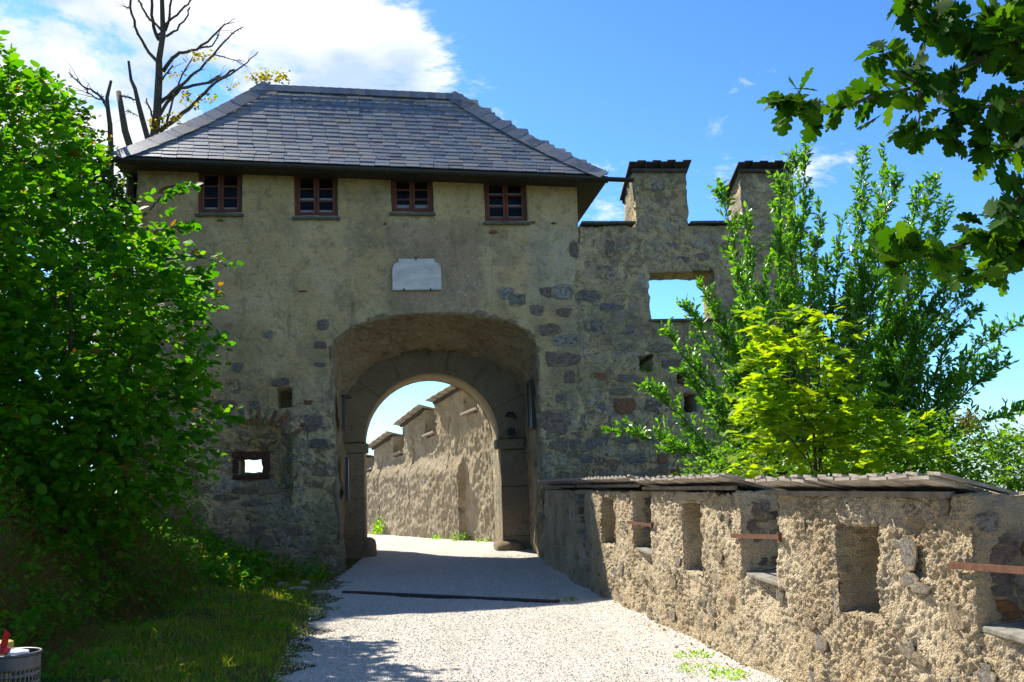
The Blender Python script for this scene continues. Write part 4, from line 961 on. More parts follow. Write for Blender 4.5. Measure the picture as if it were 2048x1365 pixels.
G_HAZ = m_leaf('hazel_leaf', (.017, .10, .002), (.034, .155, .003), (.08, .22, .006), .5, .6, (.13, .08, .01))
G_DARK = m_leaf('back_tree_leaf', (.014, .065, .003), (.03, .10, .005), (.09, .16, .012), .45, .6, (.3, .2, .03))
G_WIL = m_leaf('sallow_leaf', (.035, .15, .010), (.060, .20, .012), (.10, .26, .02), .45, .33, spec=.6)
G_MAP = m_leaf('maple_leaf', (.085, .20, .006), (.13, .26, .008), (.19, .30, .010), .5, .45)
G_OAK = m_leaf('oak_leaf', (.014, .060, .002), (.022, .085, .003), (.04, .11, .004), .38, .7, spec=.12)
G_LOW = m_leaf('bramble_leaf', (.035, .12, .010), (.06, .17, .014), (.10, .22, .02), .45, .45, (.22, .10, .03))
G_GR = m_leaf('grass_blade', (.08, .21, .010), (.14, .27, .018), (.27, .28, .07), .4, .8, (.22, .16, .06))
G_HERB = m_leaf('herb_leaf', (.03, .16, .005), (.06, .23, .008), (.14, .26, .018), .42, .75, (.22, .16, .03))
G_YEL = m_leaf('yellowing_leaf', (.10, .15, .012), (.15, .18, .015), (.20, .16, .015), .5, .5)
G_DRY = m_leaf('dry_grass', (.20, .14, .06), (.15, .10, .045), (.11, .11, .03), .3, .8)
G_LIT = m_leaf('fallen_leaf', (.36, .25, .03), (.30, .17, .03), (.42, .33, .04), .2, .6)
def plant_crown(nm, mat, tpl, P, D, U_, S_, T_, parent, indiv=0, key=None):
    if indiv:
        dist = np.linalg.norm(P-EYE, axis=1)/S_ if key is None else key; order = np.argsort(dist); a, r = order[:indiv], order[indiv:]
        leaf_objs('leaf', tpl, P[a], D[a], U_[a], S_[a], mat, parent, len(a))
    else: r = np.arange(len(P))
    link(nm, leaves_mesh(nm, tpl, P[r], D[r], U_[r], S_[r], T_[r]), mat, parent, kind='stuff')
def branches(parent, specs, mat=MBK, name='branches'):
    mb = MB()
    for pts, r0, r1 in specs:
        n_ = len(pts); mb.tube(pts, [r0+(r1-r0)*i/(n_-1) for i in range(n_)], 6)
    return mb.build(name, mat, parent, smooth=True)
def curve(a, b, sag=.2, n=8, jit=.04):
    a = np.array(a, float); b = np.array(b, float); L = np.linalg.norm(b-a); t = np.linspace(0, 1, n)[:, None]; P = a+(b-a)*t; P[:, 2] += sag*L*(t[:, 0]*(1-t[:, 0]))*2; P[1:-1] += rng.normal(size=(n-2, 3))*jit*L*.3; return P
# --- left: large-leaved hazel hanging over the bank
hz = thing('hazel_shrub', 'large dense hazel shrub with broad leaves filling the left side in front of the gatehouse', 'shrub', (0, 0, 0))
E1 = [(-5.5, 12.2, 3.7, 2.0, 1.6, 1.75), (-6.4, 12.4, 5.75, 1.25, 1.5, 1.65), (-4.95, 12.2, 2.3, 1.5, 1.3, 1.25), (-6.3, 13.4, 2.9, 1.5, 1.1, 1.7), (-7.6, 12.0, 3.2, 2.3, 2.2, 3.0), (-6.2, 11.2, 2.4, 1.8, 1.4, 1.7), (-6.0, 10.6, 4.2, 1.1, 1.2, 1.4), (-4.75, 13.2, 4.4, .75, .8, .6), (-7.4, 11.5, 5.8, 1.5, 1.5, 1.4)]
E1 = [(e[0]-.25,)+e[1:] for e in E1]
C_, O_ = ell_points(E1, 6600, .58, .41, 1.6, 5)
P, D, U_, S_, T_ = sprays(C_, O_, 7, .32, .115, .3, .5, .8); S_ = S_*rng.choice([.55, .8, 1., 1.15], len(S_))
plant_crown('foliage', G_HAZ, ROUND, P, D, U_, S_, T_, hz, 300)
br = []
for k in range(26):
    e = E1[k % len(E1)]; tip = np.array(e[:3])+unit(1)[0]*np.array(e[3:6])*.8; br.append((curve((-6.3+random.uniform(-.8, .8), 12.6+random.uniform(-.5, .5), 1.2), tip, .2), .05, .008))
branches(hz, br)
# long sprays reaching right out in front of the render
tips = [((300, 420), (372, 366)), ((330, 520), (452, 532)), ((310, 470), (380, 455)), ((340, 640), (450, 700)), ((330, 800), (452, 850)), ((380, 560), (430, 590)), ((300, 560), (415, 556))]
br = []; PC = []
for (a, b_) in tips:
    A = at(*a, 12.4); B = at(*b_, 12.0); c = curve(A, B, .15, 7); br.append((c, .012, .003))
    for q in np.linspace(.2, 1, 8):
        i = min(int(q*6), 5); PC.append(c[i]+(c[i+1]-c[i])*(q*6-i))
PC = np.array(PC); P, D, U_, S_, T_ = sprays(PC, np.tile([.8, -.1, .2], (len(PC), 1)), 4, .14, .11, .2, .6, .7)
plant_crown('spray_leaves', G_HAZ, ROUND, P, D, U_, S_, T_, hz); branches(hz, br, MTW, 'twigs')['kind'] = 'stuff'
# --- left: darker broadleaf tree behind with bare tops
bt = thing('broadleaf_tree', 'dark rounded broadleaf tree behind the hazel at the left of the slate roof', 'tree')
E2_ = [(-9.9, 18.3, 5.2, 2.4, 2., 2.7), (-8.7, 17.6, 5.0, 1.3, 1.6, 2.3), (-8.5, 17.5, 7.0, 1.05, 1.3, 1.15), (-9.7, 18.0, 8.1, 1.1, 1.5, 1.05), (-12, 18, 6, 2.6, 2.5, 3.4), (-8.1, 17.3, 3.6, 1.0, 1.4, 1.6)]
def pe(x, y, Y, rx, ry, rz): p = at(x, y, Y); return (p[0], p[1], p[2], rx, ry, rz)
E2 = [pe(115, 300, 18, .75, 1.0, 1.1), pe(40, 270, 18.3, 1.0, 1.2, 1.2), pe(170, 400, 17.8, .6, .9, .9), pe(100, 450, 17.8, 1.4, 1.4, 2.0), pe(-150, 350, 18.5, 2.2, 2, 2.4), pe(170, 600, 17.5, .9, 1.2, 2.0), pe(230, 720, 16.8, .8, .8, 1.5), pe(110, 800, 16.8, 1.2, 1, 1.5)]
C_, O_ = ell_points(E2, 6000, .6, .40, 1.6, 8); P, D, U_, S_, T_ = sprays(C_, O_, 7, .3, .09, .2, .6, .9)
plant_crown('crown', G_DARK, SMALL2, P, D, U_, S_, T_, bt)
mb = MB(); mb.tube(curve((-9.8, 18.3, .2), (-9.4, 18.0, 7.5), .0), [.22-.02*i for i in range(8)], 8); mb.build('trunk', MBK, bt, smooth=True)
br = [(curve((-9.8, 18.2, 2+k*.5), np.array(E2[k % 6][:3])+unit(1)[0]*.8, .15), .08, .015) for k in range(12)]; branches(bt, br)
# --- tree tops behind the roof
def deadtree(name, label, cat, Y, paths, base, leafs=()):
    o = thing(name, label, cat, (0, 0, 0)); mb = MB(); first = True
    for pts, r0, r1 in paths:
        P = [at(x, y, Y+random.uniform(-.25, .25)) for x, y in pts]
        if first: P[0] = at(*pts[0], Y); tb = MB(); tb.tube([(P[0][0], P[0][1], -.5)]+P, [.2]+list(np.linspace(r0, r1, len(P))), 8); tb.build('trunk', MBK, o, smooth=True); first = False; continue
        # subdivide with small wobble and stubs
        Q = []
        for a, b_ in zip(P[:-1], P[1:]):
            for q in (0, .33, .66): Q.append(a+(b_-a)*q+rng.normal(size=3)*.012)
        Q.append(P[-1]); mb.tube(Q, list(np.linspace(r0, r1, len(Q))), 6)
        for k in range(len(Q)*2):
            i = random.randrange(len(Q)-1); d = rng.normal(size=3); d /= np.linalg.norm(d); mb.tube([Q[i], Q[i]+d*random.uniform(.04, .10)], [.010, .005], 4)
        if r1 < .02:
            for k in range(5):
                i = random.randrange(len(Q)//2, len(Q)-1); d = (Q[-1]-Q[0])/np.linalg.norm(Q[-1]-Q[0])+rng.normal(size=3)*.6; e = Q[i]+d*random.uniform(.15, .5); mb.tube([Q[i], (Q[i]+e)/2+rng.normal(size=3)*.03, e], [.007, .005, .002], 4)
    if mb.v: mb.build('branches', MBK, o, smooth=True)
    if leafs:
        C_ = np.concatenate([np.array([at(x+random.gauss(0, sp), y+random.gauss(0, sp*.6), Y+random.uniform(-.3, .3)) for _ in range(n_)]) for x, y, sp, n_ in leafs])
        P, D, U_, S_, T_ = sprays(C_, unit(len(C_)), 3, .12, .085, .1, .8, 1); plant_crown('sparse_leaves', G_YEL, ROUND, P, D, U_, S_, T_, o)
deadtree('bare_tree', 'tall bare tree with a few yellow leaves rising behind the left hip of the roof', 'tree', 26, [
    ([(306, 290), (314, 230), (318, 150), (318, 120), (326, 70), (324, 0), (325, -60)], .13, .05),
    ([(318, 80), (310, 65), (303, 30), (303, -30)], .06, .04), ([(320, 70), (332, 60), (340, 30), (345, -20)], .05, .03),
    ([(324, 62), (300, 38), (285, 15), (277, -5), (270, -40)], .035, .02), ([(313, 122), (290, 95), (270, 55), (262, 15), (259, -30)], .045, .03), ([(259, 16), (250, 13)], .02, .012),
    ([(325, 55), (345, 38), (370, 15), (386, -5)], .04, .025), ([(334, 72), (355, 60), (373, 35), (380, 15)], .035, .02),
    ([(326, 142), (345, 115), (365, 105), (395, 100), (425, 75), (450, 48)], .06, .02), ([(400, 97), (425, 92), (440, 60), (470, 36)], .03, .008),
    ([(320, 208), (345, 185), (375, 160), (400, 140), (440, 95), (465, 65), (487, 54)], .06, .012), ([(429, 110), (460, 118), (492, 123)], .02, .006),
    ([(316, 235), (335, 205), (360, 178), (385, 172), (420, 165), (445, 155), (468, 140)], .05, .03), ([(420, 165), (440, 150), (432, 160)], .03, .01),
    ([(320, 262), (355, 235), (385, 210), (410, 185), (430, 165), (460, 150), (495, 125), (516, 104)], .07, .01), ([(333, 245), (345, 200), (365, 150), (385, 115)], .035, .015), ([(320, 165), (335, 145), (346, 132)], .03, .015)],
    None, [(312, 250, 9, 34), (345, 240, 10, 22), (400, 115, 12, 26), (370, 195, 8, 18), (350, 150, 10, 12), (415, 200, 7, 16), (462, 172, 8, 9), (520, 156, 12, 40), (560, 156, 9, 26), (385, 215, 8, 8)])
deadtree('dead_stem', 'thick bare broken stem standing just left of the bare tree', 'tree', 25, [([(262, 300), (250, 262), (243, 220), (237, 185)], .10, .07), ([(243, 192), (262, 196), (274, 202)], .03, .02)], None)
deadtree('dead_stem', 'slender curved bare stem between the broken stem and the bare tree', 'tree', 25.5, [([(296, 280), (285, 240), (276, 205), (270, 178), (262, 160), (257, 122)], .08, .035), ([(276, 232), (262, 226), (250, 218)], .012, .004), ([(306, 240), (298, 215), (293, 197)], .03, .02)], None)
deadtree('dead_stem', 'forked bare stem rising out of the dark tree at the left', 'tree', 19.5, [([(222, 300), (220, 250), (216, 220), (214, 195), (222, 162)], .06, .03), ([(216, 220), (205, 200), (190, 185), (165, 172), (137, 145)], .035, .01), ([(205, 202), (190, 195), (173, 184)], .02, .01)], None)
# --- right: sallow (broad-leaved willow) beyond the parapet
wl = thing('willow_shrub', 'tall upright willow shrub with many shoots growing beyond the parapet', 'shrub')
stems = [((1780, 950), (1960, 620), 12.9), ((1740, 950), (1905, 560), 13.2), ((1800, 950), (2020, 725), 12.7), ((1700, 950), (1865, 480), 13.1), ((1650, 950), (1755, 420), 12.8), ((1820, 950), (1930, 760), 12.6), ((1500, 960), (1480, 620), 13.2), ((1530, 960), (1530, 520), 12.7), ((1570, 960), (1590, 430), 12.9), ((1620, 960), (1650, 520), 13.1), ((1560, 960), (1440, 660), 13.5), ((1660, 960), (1740, 480), 12.9), ((1760, 960), (1840, 640), 12.8), ((1500, 960), (1420, 800), 13.4), ((1590, 960), (1612, 292), 13), ((1580, 960), (1588, 305), 13.2), ((1560, 960), (1560, 350), 12.8), ((1560, 950), (1440, 360), 13.4), ((1600, 950), (1640, 400), 12.6), ((1530, 950), (1500, 420), 13.6), ((1640, 960), (1690, 430), 13), ((1680, 960), (1728, 290), 13.4), ((1700, 960), (1765, 302), 13), ((1690, 960), (1790, 350), 12.7), ((1720, 960), (1880, 345), 13), ((1700, 960), (1842, 370), 13.3), ((1760, 960), (1900, 400), 13.2),
    ((1740, 950), (1975, 545), 12.8), ((1760, 960), (1930, 470), 13.1), ((1760, 960), (2045, 640), 12.9), ((1780, 960), (2060, 820), 12.8), ((1540, 930), (1400, 560), 13.6), ((1540, 950), (1365, 610), 13.8), ((1500, 950), (1330, 660), 14.0), ((1480, 960), (1215, 862), 14.6), ((1450, 950), (1290, 775), 14.4), ((1600, 950), (1470, 540), 13), ((1640, 950), (1560, 450), 13.4), ((1500, 960), (1360, 740), 14), ((1720, 950), (1800, 450), 13.5), ((1480, 950), (1330, 900), 14.3), ((1680, 950), (1700, 560), 12.8), ((1820, 950), (1990, 700), 13), ((1740, 900), (1850, 560), 13.4)]
br = []; CC = []; OO = []
for (a, b_, Y) in stems:
    tip = at(*b_, Y); low = at(*a, Y); base = np.array([low[0]*.6+3.9*.4, Y+.2, -1.4]); c0 = curve(base, low, 0, 4); c1 = curve(low, tip, .04 if b_[1] < 500 else .16, 10, .03); c = np.concatenate([c0[:-1], c1]); br.append((c, .020, .004))
    L = np.linalg.norm(tip-low); ax = (tip-low)/L; nsh = int(L*30)
    for k in range(nsh):
        q = random.uniform(.0, .97)**.9; i = min(int(q*9), 8); p = c1[i]+(c1[i+1]-c1[i])*(q*9-i); d = ax*.9+unit(1)[0]*.75+np.array([0, 0, .35]); d /= np.linalg.norm(d)
        ln = random.uniform(.18, .5)*(1.15-.75*q); e = p+d*ln; br.append((np.array([p, (p+e)/2+np.array([0, 0, -.02]), e]), .0035, .0015)); m_ = max(4, int(ln*36))
        for w_ in range(m_): CC.append(p+d*ln*(w_+1)/m_); OO.append(d)
    for w_ in range(int(26)): q = .72+.28*w_/26; i = min(int(q*9), 8); CC.append(c1[i]+(c1[i+1]-c1[i])*(q*9-i)); OO.append(ax)
CC = np.array(CC); OO = np.array(OO); n_ = len(CC); D = OO*.75+unit(n_)*.75; U_ = unit(n_)+np.array([-.3, -.2, .7]); S_ = rng.uniform(.06, .115, n_); T_ = rng.random(n_)
plant_crown('foliage', G_WIL, LANCE, CC, D, U_, S_, T_, wl, 300); branches(wl, br, MTW)
# --- right: young maple
mpz = thing('young_maple', 'bright yellow green young maple in front of the willow shrub', 'tree')
def mp_e(x, y, Y, rx, ry, rz): p = at(x, y, Y); return (p[0], p[1], p[2], rx, ry, rz)
E3 = [mp_e(1600, 760, 10.2, .55, .5, .65), mp_e(1590, 880, 10, .62, .5, .5), mp_e(1680, 860, 10.2, .6, .5, .55), mp_e(1550, 660, 10.3, .28, .3, .28), mp_e(1670, 680, 10.4, .24, .3, .28), mp_e(1780, 900, 10.4, .55, .5, .40), mp_e(1520, 800, 10.2, .28, .3, .42)]
C_, O_ = ell_points(E3, 420, .3, .2, 1.5, 12); P, D, U_, S_, T_ = sprays(C_, O_, 5, .16, .12, .25, .5, .35)
plant_crown('foliage', G_MAP, MAP, P, D, U_, S_, T_, mpz, 300)
b0 = at(1640, 960, 10.2); b0[2] = -1.4; mb = MB(); mb.tube(curve(b0, at(1610, 700, 10.3), 0), list(np.linspace(.035, .01, 8)), 7); mb.build('trunk', MTW, mpz, smooth=True)
branches(mpz, [(curve(b0+np.array([0, 0, 2.4+.1*k]), np.array(E3[k % 7][:3])+unit(1)[0]*.3, .1), .012, .003) for k in range(14)], MTW)
# --- right: low tangle of bramble and elder
lowp = thing('bramble_thicket', 'low green thicket with brown seed heads behind the right end of the parapet', 'shrub')
E4 = [mp_e(1880, 910, 11, .8, .7, .42), mp_e(1990, 940, 10.5, .8, .7, .42), mp_e(1750, 950, 11.5, .9, .7, .5), mp_e(2090, 960, 10, .7, .7, .5), mp_e(1560, 960, 12.5, 1.2, .7, .5), mp_e(1400, 990, 14.5, .8, .5, .3)]
C_, O_ = ell_points(E4, 2600, .3, .33, 2, 15); P, D, U_, S_, T_ = sprays(C_, O_, 7, .2, .06, .2, .6, .8); plant_crown('foliage', G_LOW, SMALL, P, D, U_, S_, T_, lowp)
br = []
for a, b_ in (((2040, 990), (1990, 850)), ((2000, 960), (1930, 870)), ((2050, 960), (2010, 900)), ((1985, 900), (1950, 830)), ((2048, 990), (2030, 870))): br.append((curve(at(*a, 10.3), at(*b_, 10.2), .1), .009, .004))
branches(lowp, br, m_simple('dry_stem', (.30, .22, .16), .9))
C_ = np.array([at(1935+random.gauss(0, 12), 840+random.gauss(0, 10), 10.3) for _ in range(60)]); P, D, U_, S_, T_ = sprays(C_, unit(60), 4, .08, .03, .1, .9, 1); plant_crown('seed_heads', G_DRY, SMALL, P, D, U_, S_, T_, lowp)
# --- oak reaching in from the upper right
oak = thing('oak_tree', 'dark lobed oak leaves on branches reaching in from the upper right corner', 'tree')
mb = MB(); mb.tube([(6.2, 2.2, -1.5), (6.1, 2.3, 2), (5.7, 2.6, 5), (4.6, 3.2, 7.5), (2.5, 4.4, 9.2)], [.42, .36, .30, .22, .12], 10); mb.build('trunk', MBK, oak, smooth=True)
OB = [([(2250, 60), (2120, 90), (1985, 105), (1940, 130), (1890, 160), (1830, 175), (1740, 195), (1690, 215), (1640, 228), (1615, 218), (1580, 195)], 4.2, 64), ([(1830, 165), (1805, 145), (1780, 120), (1765, 105)], 4.2, 14), ([(1860, -40), (1890, 30), (1920, 75), (1975, 105)], 4.3, 34), ([(1790, -20), (1840, 20), (1890, 50)], 4.2, 22), ([(2200, 160), (2100, 200), (2030, 200), (1970, 215), (1930, 230), (1880, 262)], 4.1, 30),
      ([(2200, 250), (2090, 320), (2045, 390), (2015, 440), (1960, 480), (1890, 500), (1830, 520), (1800, 500)], 4.15, 60), ([(2130, 150), (2080, 260), (2020, 300), (1980, 290)], 4.2, 28), ([(2015, 440), (2030, 490), (2000, 530), (1950, 540)], 4.2, 30), ([(1840, 180), (1835, 215), (1840, 235), (1835, 250)], 4.15, 6), ([(1900, 215), (1905, 250), (1915, 280)], 4.15, 7), ([(2120, -40), (2050, 20), (1980, 20)], 4.3, 46), ([(2150, 100), (2080, 120), (2010, 60)], 4.0, 40), ([(2180, 420), (2090, 450), (2030, 470)], 4.3, 34), ([(2180, 60), (2100, 160), (2040, 240)], 4.35, 40)]
br = []; PP = []; DD = []
for pts, Y, n_ in OB:
    c = np.array([at(x, y, Y+.10*math.sin(i*1.7)) for i, (x, y) in enumerate(pts)]); br.append((c, .016 if len(pts) > 5 else .008, .003))
    for k in range(int(n_*1.55)):
        q = random.random()*(len(c)-1.001); i = int(q); p = c[i]+(c[i+1]-c[i])*(q-i); ax = (c[i+1]-c[i]); ax /= np.linalg.norm(ax); PP.append(p+rng.normal(size=3)*.03); DD.append(ax*.7+unit(1)[0]*.9+np.array([0, 0, -.25]))
    for k in range(4): PP.append(c[-1]); DD.append(ax+unit(1)[0]*.6)
PP = np.array(PP); DD = np.array(DD); n_ = len(PP); U_ = unit(n_)*.8+np.array([0, -.55, .45]); S_ = rng.uniform(.095, .155, n_); T_ = rng.random(n_)
leftk = PP[:, 0].copy()
plant_crown('foliage', G_OAK, OAK, PP, DD, U_, S_, T_, oak, 300, leftk); branches(oak, br, MTW)
# unseen rest of its crown, spread overhead to shade the leaves in view
E5 = [(1.2, 6.2, 8.9, 2.6, 2.2, 1.3), (3.2, 4.6, 8.3, 2.6, 2.4, 1.6), (4.8, 3.4, 6.5, 1.5, 2.2, 2.2), (-.6, 7.2, 9.3, 1.6, 1.6, .9)]
C_, O_ = ell_points(E5, 800, .2, .2, 1.2, 33, lambda P: (P[:, 2]-1.6 > .66*np.maximum(P[:, 1], .1)+.6) | (P[:, 0] > .66*P[:, 1]+.8)); P, D, U_, S_, T_ = sprays(C_, O_, 6, .4, .13, .2, .6, .6); plant_crown('upper_crown', G_OAK, ROUND, P, D, U_, S_, T_, oak)
branches(oak, [(curve((5.2, 3.0, 6.5), e[:3], .1), .12, .03) for e in E5], MBK, 'limbs')
# unseen lime tree added left of camera to dim skylight on hazel and bank
lime = thing('added_shade_tree', 'unseen lime tree added left of the camera to shade the hazel and bank', 'tree')
outf = lambda P: (P[:, 2]-1.6 > .66*np.maximum(P[:, 1], .1)+.5) | (P[:, 0] < -.62*P[:, 1]-.8)
C_, O_ = ell_points([(-6.2, 6.2, 7.6, 2.4, 2.4, 1.5), (-8.2, 8.2, 8.4, 2.6, 2.4, 2.0), (-7.8, 6, 5.0, 2.0, 2.4, 2.2), (-5.0, 5.0, 7.2, 1.2, 1.6, 1.0)], 1100, .2, .3, 1.2, 43, outf); P, D, U_, S_, T_ = sprays(C_, O_, 5, .4, .15, .2, .6, .6); plant_crown('crown', G_DARK, SMALL2, P, D, U_, S_, T_, lime)
mb = MB(); mb.tube([(-7.9, 4.6, -.2), (-7.8, 4.8, 3), (-7.4, 5.4, 6), (-6.8, 6, 8)], [.34, .28, .2, .08], 10); mb.build('trunk', MBK, lime, smooth=True)
# ------------------------------------------------------------------ ground cover
def on_ground(x, y, dz=0): return np.stack([x, y, H(x, y)+dz], -1)
def scat(n, xa, xb, ya, yb, f):
    x = rng.uniform(xa, xb, n); y = rng.uniform(ya, yb, n); k = f(x, y); return x[k], y[k]
BL = (np.array([[-.5, 0, 0], [.5, 0, 0], [.36, .4, .03], [-.36, .4, .03], [.0, 1., .14]]), [(0, 1, 2), (0, 2, 3), (3, 2, 4)])
def blade_leaves(x, y, hmin, hmax, wid, lean=.5):
    n = len(x); P = on_ground(x, y, -.01); D = np.stack([rng.normal(size=n)*lean, rng.normal(size=n)*lean, np.ones(n)], -1); U_ = unit(n); return P, D, U_, rng.uniform(hmin, hmax, n), rng.random(n)
BT = (BL[0]*np.array([.09, 1, 1]), BL[1])
edge = lambda x, y: left_x(y)-x+(fbm(np.stack([x, y, x*0], -1), 1.6, 88)-.5)*.9
x, y = scat(150000, -6.5, -1.2, 5, 19.4, lambda x, y: (edge(x, y) > .0) & (rng.random(len(x)) < np.clip(edge(x, y)*1.8-.02, 0, 1)*(1.1-.05*y)) & (fbm(np.stack([x, y, x*0], -1), 1.1, 5) > .36+.09*np.clip(edge(x, y)-.6, 0, 1.5)))
P, D, U_, S_, T_ = blade_leaves(x, y, .05, .14, 1)
link('grass', leaves_mesh('grass', BT, P, D, U_, S_, T_), G_GR, kind='stuff')
# dry hanging grass on the steep bank
x, y = scat(42000, -6.4, -3.1, 6.5, 15.5, lambda x, y: (left_x(y)-x > 2.2) & (left_x(y)-x < 4.0) & (fbm(np.stack([x, y, x*0], -1), .9, 15) > .40))
P, D, U_, S_, T_ = blade_leaves(x, y, .12, .36, 1, .6); D[:, 0] += .7; D[:, 2] *= .4
link('dry_grass', leaves_mesh('dry_grass', (BL[0]*np.array([.035, 1, 1]), BL[1]), P, D, U_, S_, T_), G_DRY, kind='stuff')
# leafy weeds on the bank: low herbs, nettles
def herbs(name, n, xa, xb, ya, yb, f, hh, size, mat, tpl=ROUND, m=5):
    x, y = scat(n, xa, xb, ya, yb, f); P = on_ground(x, y, 0); P[:, 2] += rng.random(len(x))**1.2*hh*(.3+fbm(P, 1.5, 71)*1.2); P, D, U_, S_, T_ = sprays(P, np.tile([.1, -.1, .9], (len(x), 1)), m, .14, size, .2, .7, .8)
    link(name, leaves_mesh(name, tpl, P, D, U_, S_, T_), mat, kind='stuff')
C_, O_ = ell_points([(-5.6, 13.0, 1.0, 1.05, .8, 1.3), (-6.7, 12.4, 1.3, 1.5, .9, 1.4), (-5.0, 13.8, 1.2, .65, .7, 1.3), (-6.2, 11.9, .6, .9, .5, .8)], 2300, .72, .40, 1.8, 61); P, D, U_, S_, T_ = sprays(C_, O_, 7, .22, .062, .5, .7, .9)
link('bank_creepers', leaves_mesh('bank_creepers', LANCE, P, D, U_, S_, T_), G_HERB, kind='stuff')
P = np.concatenate([C_, C_+rng.normal(size=C_.shape)*.1, C_+rng.normal(size=C_.shape)*.1]); n_ = len(P); D = O_.repeat(3, 0)[:n_]*.3+np.array([.1, -.35, -.5])+unit(n_)*.6
link('hanging_grass', leaves_mesh('hanging_grass', (BL[0]*np.array([.03, 1, 1]), BL[1]), P, D, unit(n_), rng.uniform(.2, .45, n_), rng.random(n_)), G_DRY, kind='stuff')
herbs('bank_sprigs', 5200, -7, -2.9, 6.5, 16, lambda x, y: (left_x(y)-x > 2.3) & (fbm(np.stack([x, y, x*0], -1), 1.4, 45) > .42), .5, .055, G_HERB, LANCE, 6)
herbs('bank_herbs', 3600, -7, -3.0, 6.5, 16, lambda x, y: (left_x(y)-x > 2.4) & (fbm(np.stack([x, y, x*0], -1), 1.1, 5) > .38), .55, .065, G_HERB)
herbs('wall_foot_herbs', 2600, -7.2, -3.3, 15.2, 19.2, lambda x, y: (left_x(y)-x > .25+.8*(y < 17.5)) & (y < 19.75+x*.12) & (rng.random(len(x)) < .25+.75*(left_x(y)-x > 1.4)), .34, .07, G_HERB)
herbs('verge_herbs', 1500, -5.6, -2.0, 6, 16, lambda x, y: (left_x(y)-x > .35) & (fbm(np.stack([x, y, x*0], -1), 1.3, 25) > .52), .08, .05, G_HERB, m=4)
herbs('verge_sprigs', 700, -4.6, -2.0, 6, 16, lambda x, y: (left_x(y)-x > .1) & (left_x(y)-x < 1), .05, .03, G_LOW, SMALL, 4)
x, y = scat(650, -5.4, -2.0, 5.2, 13, lambda x, y: (left_x(y)-x > .6) & (left_x(y)-x < 3.2)); P = on_ground(x, y, .03); n_ = len(x)
D = unit(n_)*np.array([1, 1, .2]); link('fallen_leaves', leaves_mesh('fallen_leaves', ROUND, P, D, np.tile([0, 0, 1.], (n_, 1))+unit(n_)*.4, rng.uniform(.04, .085, n_), rng.random(n_)), G_LIT, kind='stuff')
def tuft(x, y, r, h, n, label, mat=G_GR, size=.06, tpl=LANCE, nm='weed_tuft'):
    z = float(H(x, y)); o = thing(nm, label, 'weed', (x, y, z)); a = rng.random(n)*6.28; rr = r*np.sqrt(rng.random(n)); P = np.stack([rr*np.cos(a), rr*np.sin(a), rng.random(n)*h*(1-(rr/r)**2*.7)], -1)
    D = np.stack([np.cos(a)*.7, np.sin(a)*.7, np.full(n, .8)], -1)+unit(n)*.5; plant_crown('leaves', mat, tpl, P, D, unit(n)+np.array([0, 0, .5]), rng.uniform(.6, 1.2, n)*size, rng.random(n), o)
def fw_pt(t, off=-.12): return FA[0]+FD[0]*t+FNn[0]*off*-1, FA[1]+FD[1]*t+FNn[1]*off*-1
G_BR = m_leaf('bright_weed', (.08, .26, .01), (.13, .32, .015), (.18, .34, .02), .45, .45)
q = fw_pt(7.2); tuft(q[0], q[1], .32, .55, 260, 'bright green weed clump at the left foot of the stepped wall', G_BR, .12)
q = fw_pt(3.0); tuft(q[0], q[1], .3, .14, 120, 'low green weeds at the foot of the stepped wall under its middle merlon', G_BR, .07)
q = fw_pt(1.9); tuft(q[0], q[1], .3, .22, 150, 'darker weed clump where the stepped wall turns into shadow', G_HERB, .08)
q = fw_pt(.7); tuft(q[0], q[1], .2, .12, 60, 'small weed beside the right guard stone beyond the arch', G_BR, .06)
for (px, py, r, lab) in ((1390, 1318, .17, 'uppermost small weed in the gravel near the parapet foot'), (1400, 1345, .22, 'wide flat weed in the gravel near the bottom edge of the photo'), (1462, 1360, .16, 'small green weed at the parapet foot by the bottom edge')):
    d = FOC*fw+(px-1024)*RI-(py-682.5)*UP; tt = -1.6/d[2]; p = EYE+d*tt; tuft(p[0], p[1], r, .05, 110, lab, G_BR, .035)
d = FOC*fw+(1130-1024)*RI-(1204-682.5)*UP; p = EYE+d*(-1.6/d[2]); tuft(p[0], p[1], .16, .05, 60, 'sparse weed at the right end of the water bar', G_GR, .04)
p = W(2.74, -.02, 3.84); o = thing('moss_tuft', 'green moss growing in a small hole in the curtain wall', 'moss', p)
n_ = 90; plant_crown('moss', G_HERB, SMALL, rng.normal(size=(n_, 3))*np.array([.10, .03, .035]), unit(n_)+np.array([0, -.5, 0]), unit(n_), rng.uniform(.03, .05, n_), rng.random(n_), o)
# fallen brown leaves along the parapet foot
x, y = scat(260, .4, 2.4, 8.2, 14, lambda x, y: (par_x(y)-x > .02) & (par_x(y)-x < .30)); P = on_ground(x, y, .03); n_ = len(x)
link('leaf_litter', leaves_mesh('leaf_litter', SMALL, P, unit(n_)*np.array([1, 1, .3]), unit(n_)+np.array([0, 0, 1]), rng.uniform(.025, .05, n_), rng.random(n_)), G_DRY, kind='stuff')
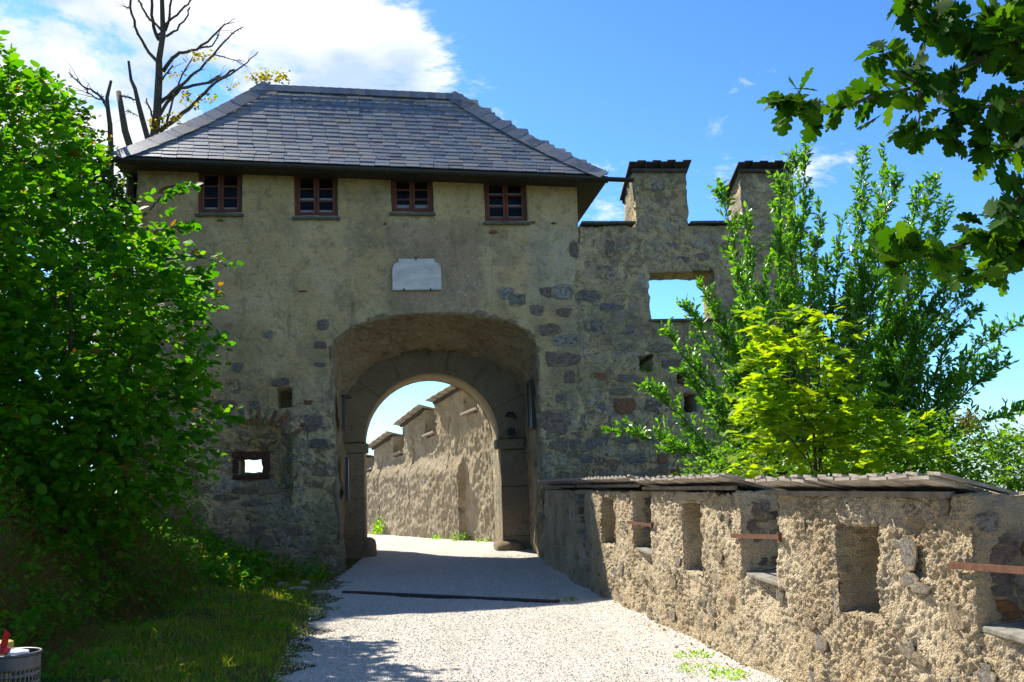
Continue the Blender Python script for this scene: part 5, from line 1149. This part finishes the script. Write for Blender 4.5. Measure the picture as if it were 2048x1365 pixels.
# pebbles
def pebbles(name, n, f, smin, smax, ya, yb, xa=-3.3, xb=2.6):
    y = ya+(yb-ya)*rng.random(n)**1.5; x = rng.uniform(xa, xb, n); k = f(x, y); x, y = x[k], y[k]; n = len(x); TV = np.array([[1, 0, 0], [0, 1, 0], [-1, 0, 0], [0, -1, 0], [0, 0, .7], [0, 0, -.7]], float); TF = np.array([(0, 1, 4), (1, 2, 4), (2, 3, 4), (3, 0, 4)])
    a = rng.random(n)*6.28; s_ = rng.uniform(smin, smax, n); c, sn = np.cos(a), np.sin(a); sx = rng.uniform(.7, 1.3, n); T = TV[None]*np.stack([sx, 1/sx, rng.uniform(.5, 1, n)], -1)[:, None]; T = T+rng.normal(size=T.shape)*.16
    Vx = T[..., 0]*c[:, None]-T[..., 1]*sn[:, None]; Vy = T[..., 0]*sn[:, None]+T[..., 1]*c[:, None]; V = np.stack([Vx, Vy, T[..., 2]], -1)*s_[:, None, None]+on_ground(x, y, .012)[:, None]
    F = (TF[None]+(np.arange(n)*6)[:, None, None]).reshape(-1, 3); return mesh_np(name, V.reshape(-1, 3), F, False, np.repeat(rng.random(n), 6))
mpb, t, b, o = newmat('pebble'); a = N(t, 'ShaderNodeAttribute', attribute_name='tint'); rr = N(t, 'ShaderNodeValToRGB'); t.links.new(a.outputs['Fac'], rr.inputs[0]); e = rr.color_ramp.elements
for i, c in enumerate([(.62, .58, .52), (.44, .38, .31), (.70, .66, .60), (.28, .22, .17)]):
    if i > 1: e.new(.5)
for i, (p_, c) in enumerate([(0, (.62, .59, .54)), (.4, (.50, .45, .38)), (.8, (.74, .71, .66)), (.97, (.26, .2, .15))]): e[i].position = p_; e[i].color = c+(1,)
t.links.new(rr.outputs[0], b.inputs['Base Color']); b.inputs['Roughness'].default_value = .95; b.inputs['Specular IOR Level'].default_value = .15
link('gravel_stones', pebbles('gravel_stones', 80000, lambda x, y: (x < par_x(y)+.05) & (x > left_x(y)-.25+.5*rng.random(len(x))**2), .006, .014, 7.2, 21), mpb, kind='stuff')
for k, (px, py, w_) in enumerate([(595, 1180, .32), (640, 1187, .28), (565, 1172, .2), (610, 1170, .16)]):
    d = FOC*fw+(px-1024)*RI-(py-682.5)*UP; tt = -1.55/d[2]; p = EYE+d*tt
    r_ = rock('edge_stone', (0, 0, 0), (w_, w_*.6, .09), m_simple('pale_stone', (.45, .42, .37), .9, (.3, .27, .23), 6, .5), None, 20+k, 2); r_.location = (p[0], p[1], float(H(p[0], p[1]))+.02)
    r_['label'] = ['longest flat pale stone on the grass at the left end of the water bar', 'pale stone closest to the left end of the water bar', 'leftmost pale stone half sunk in the grass near the water bar', 'small pale stone behind the longest edge stone'][k]; r_['category'] = 'stone'; r_['group'] = 'edge stones by the water bar'
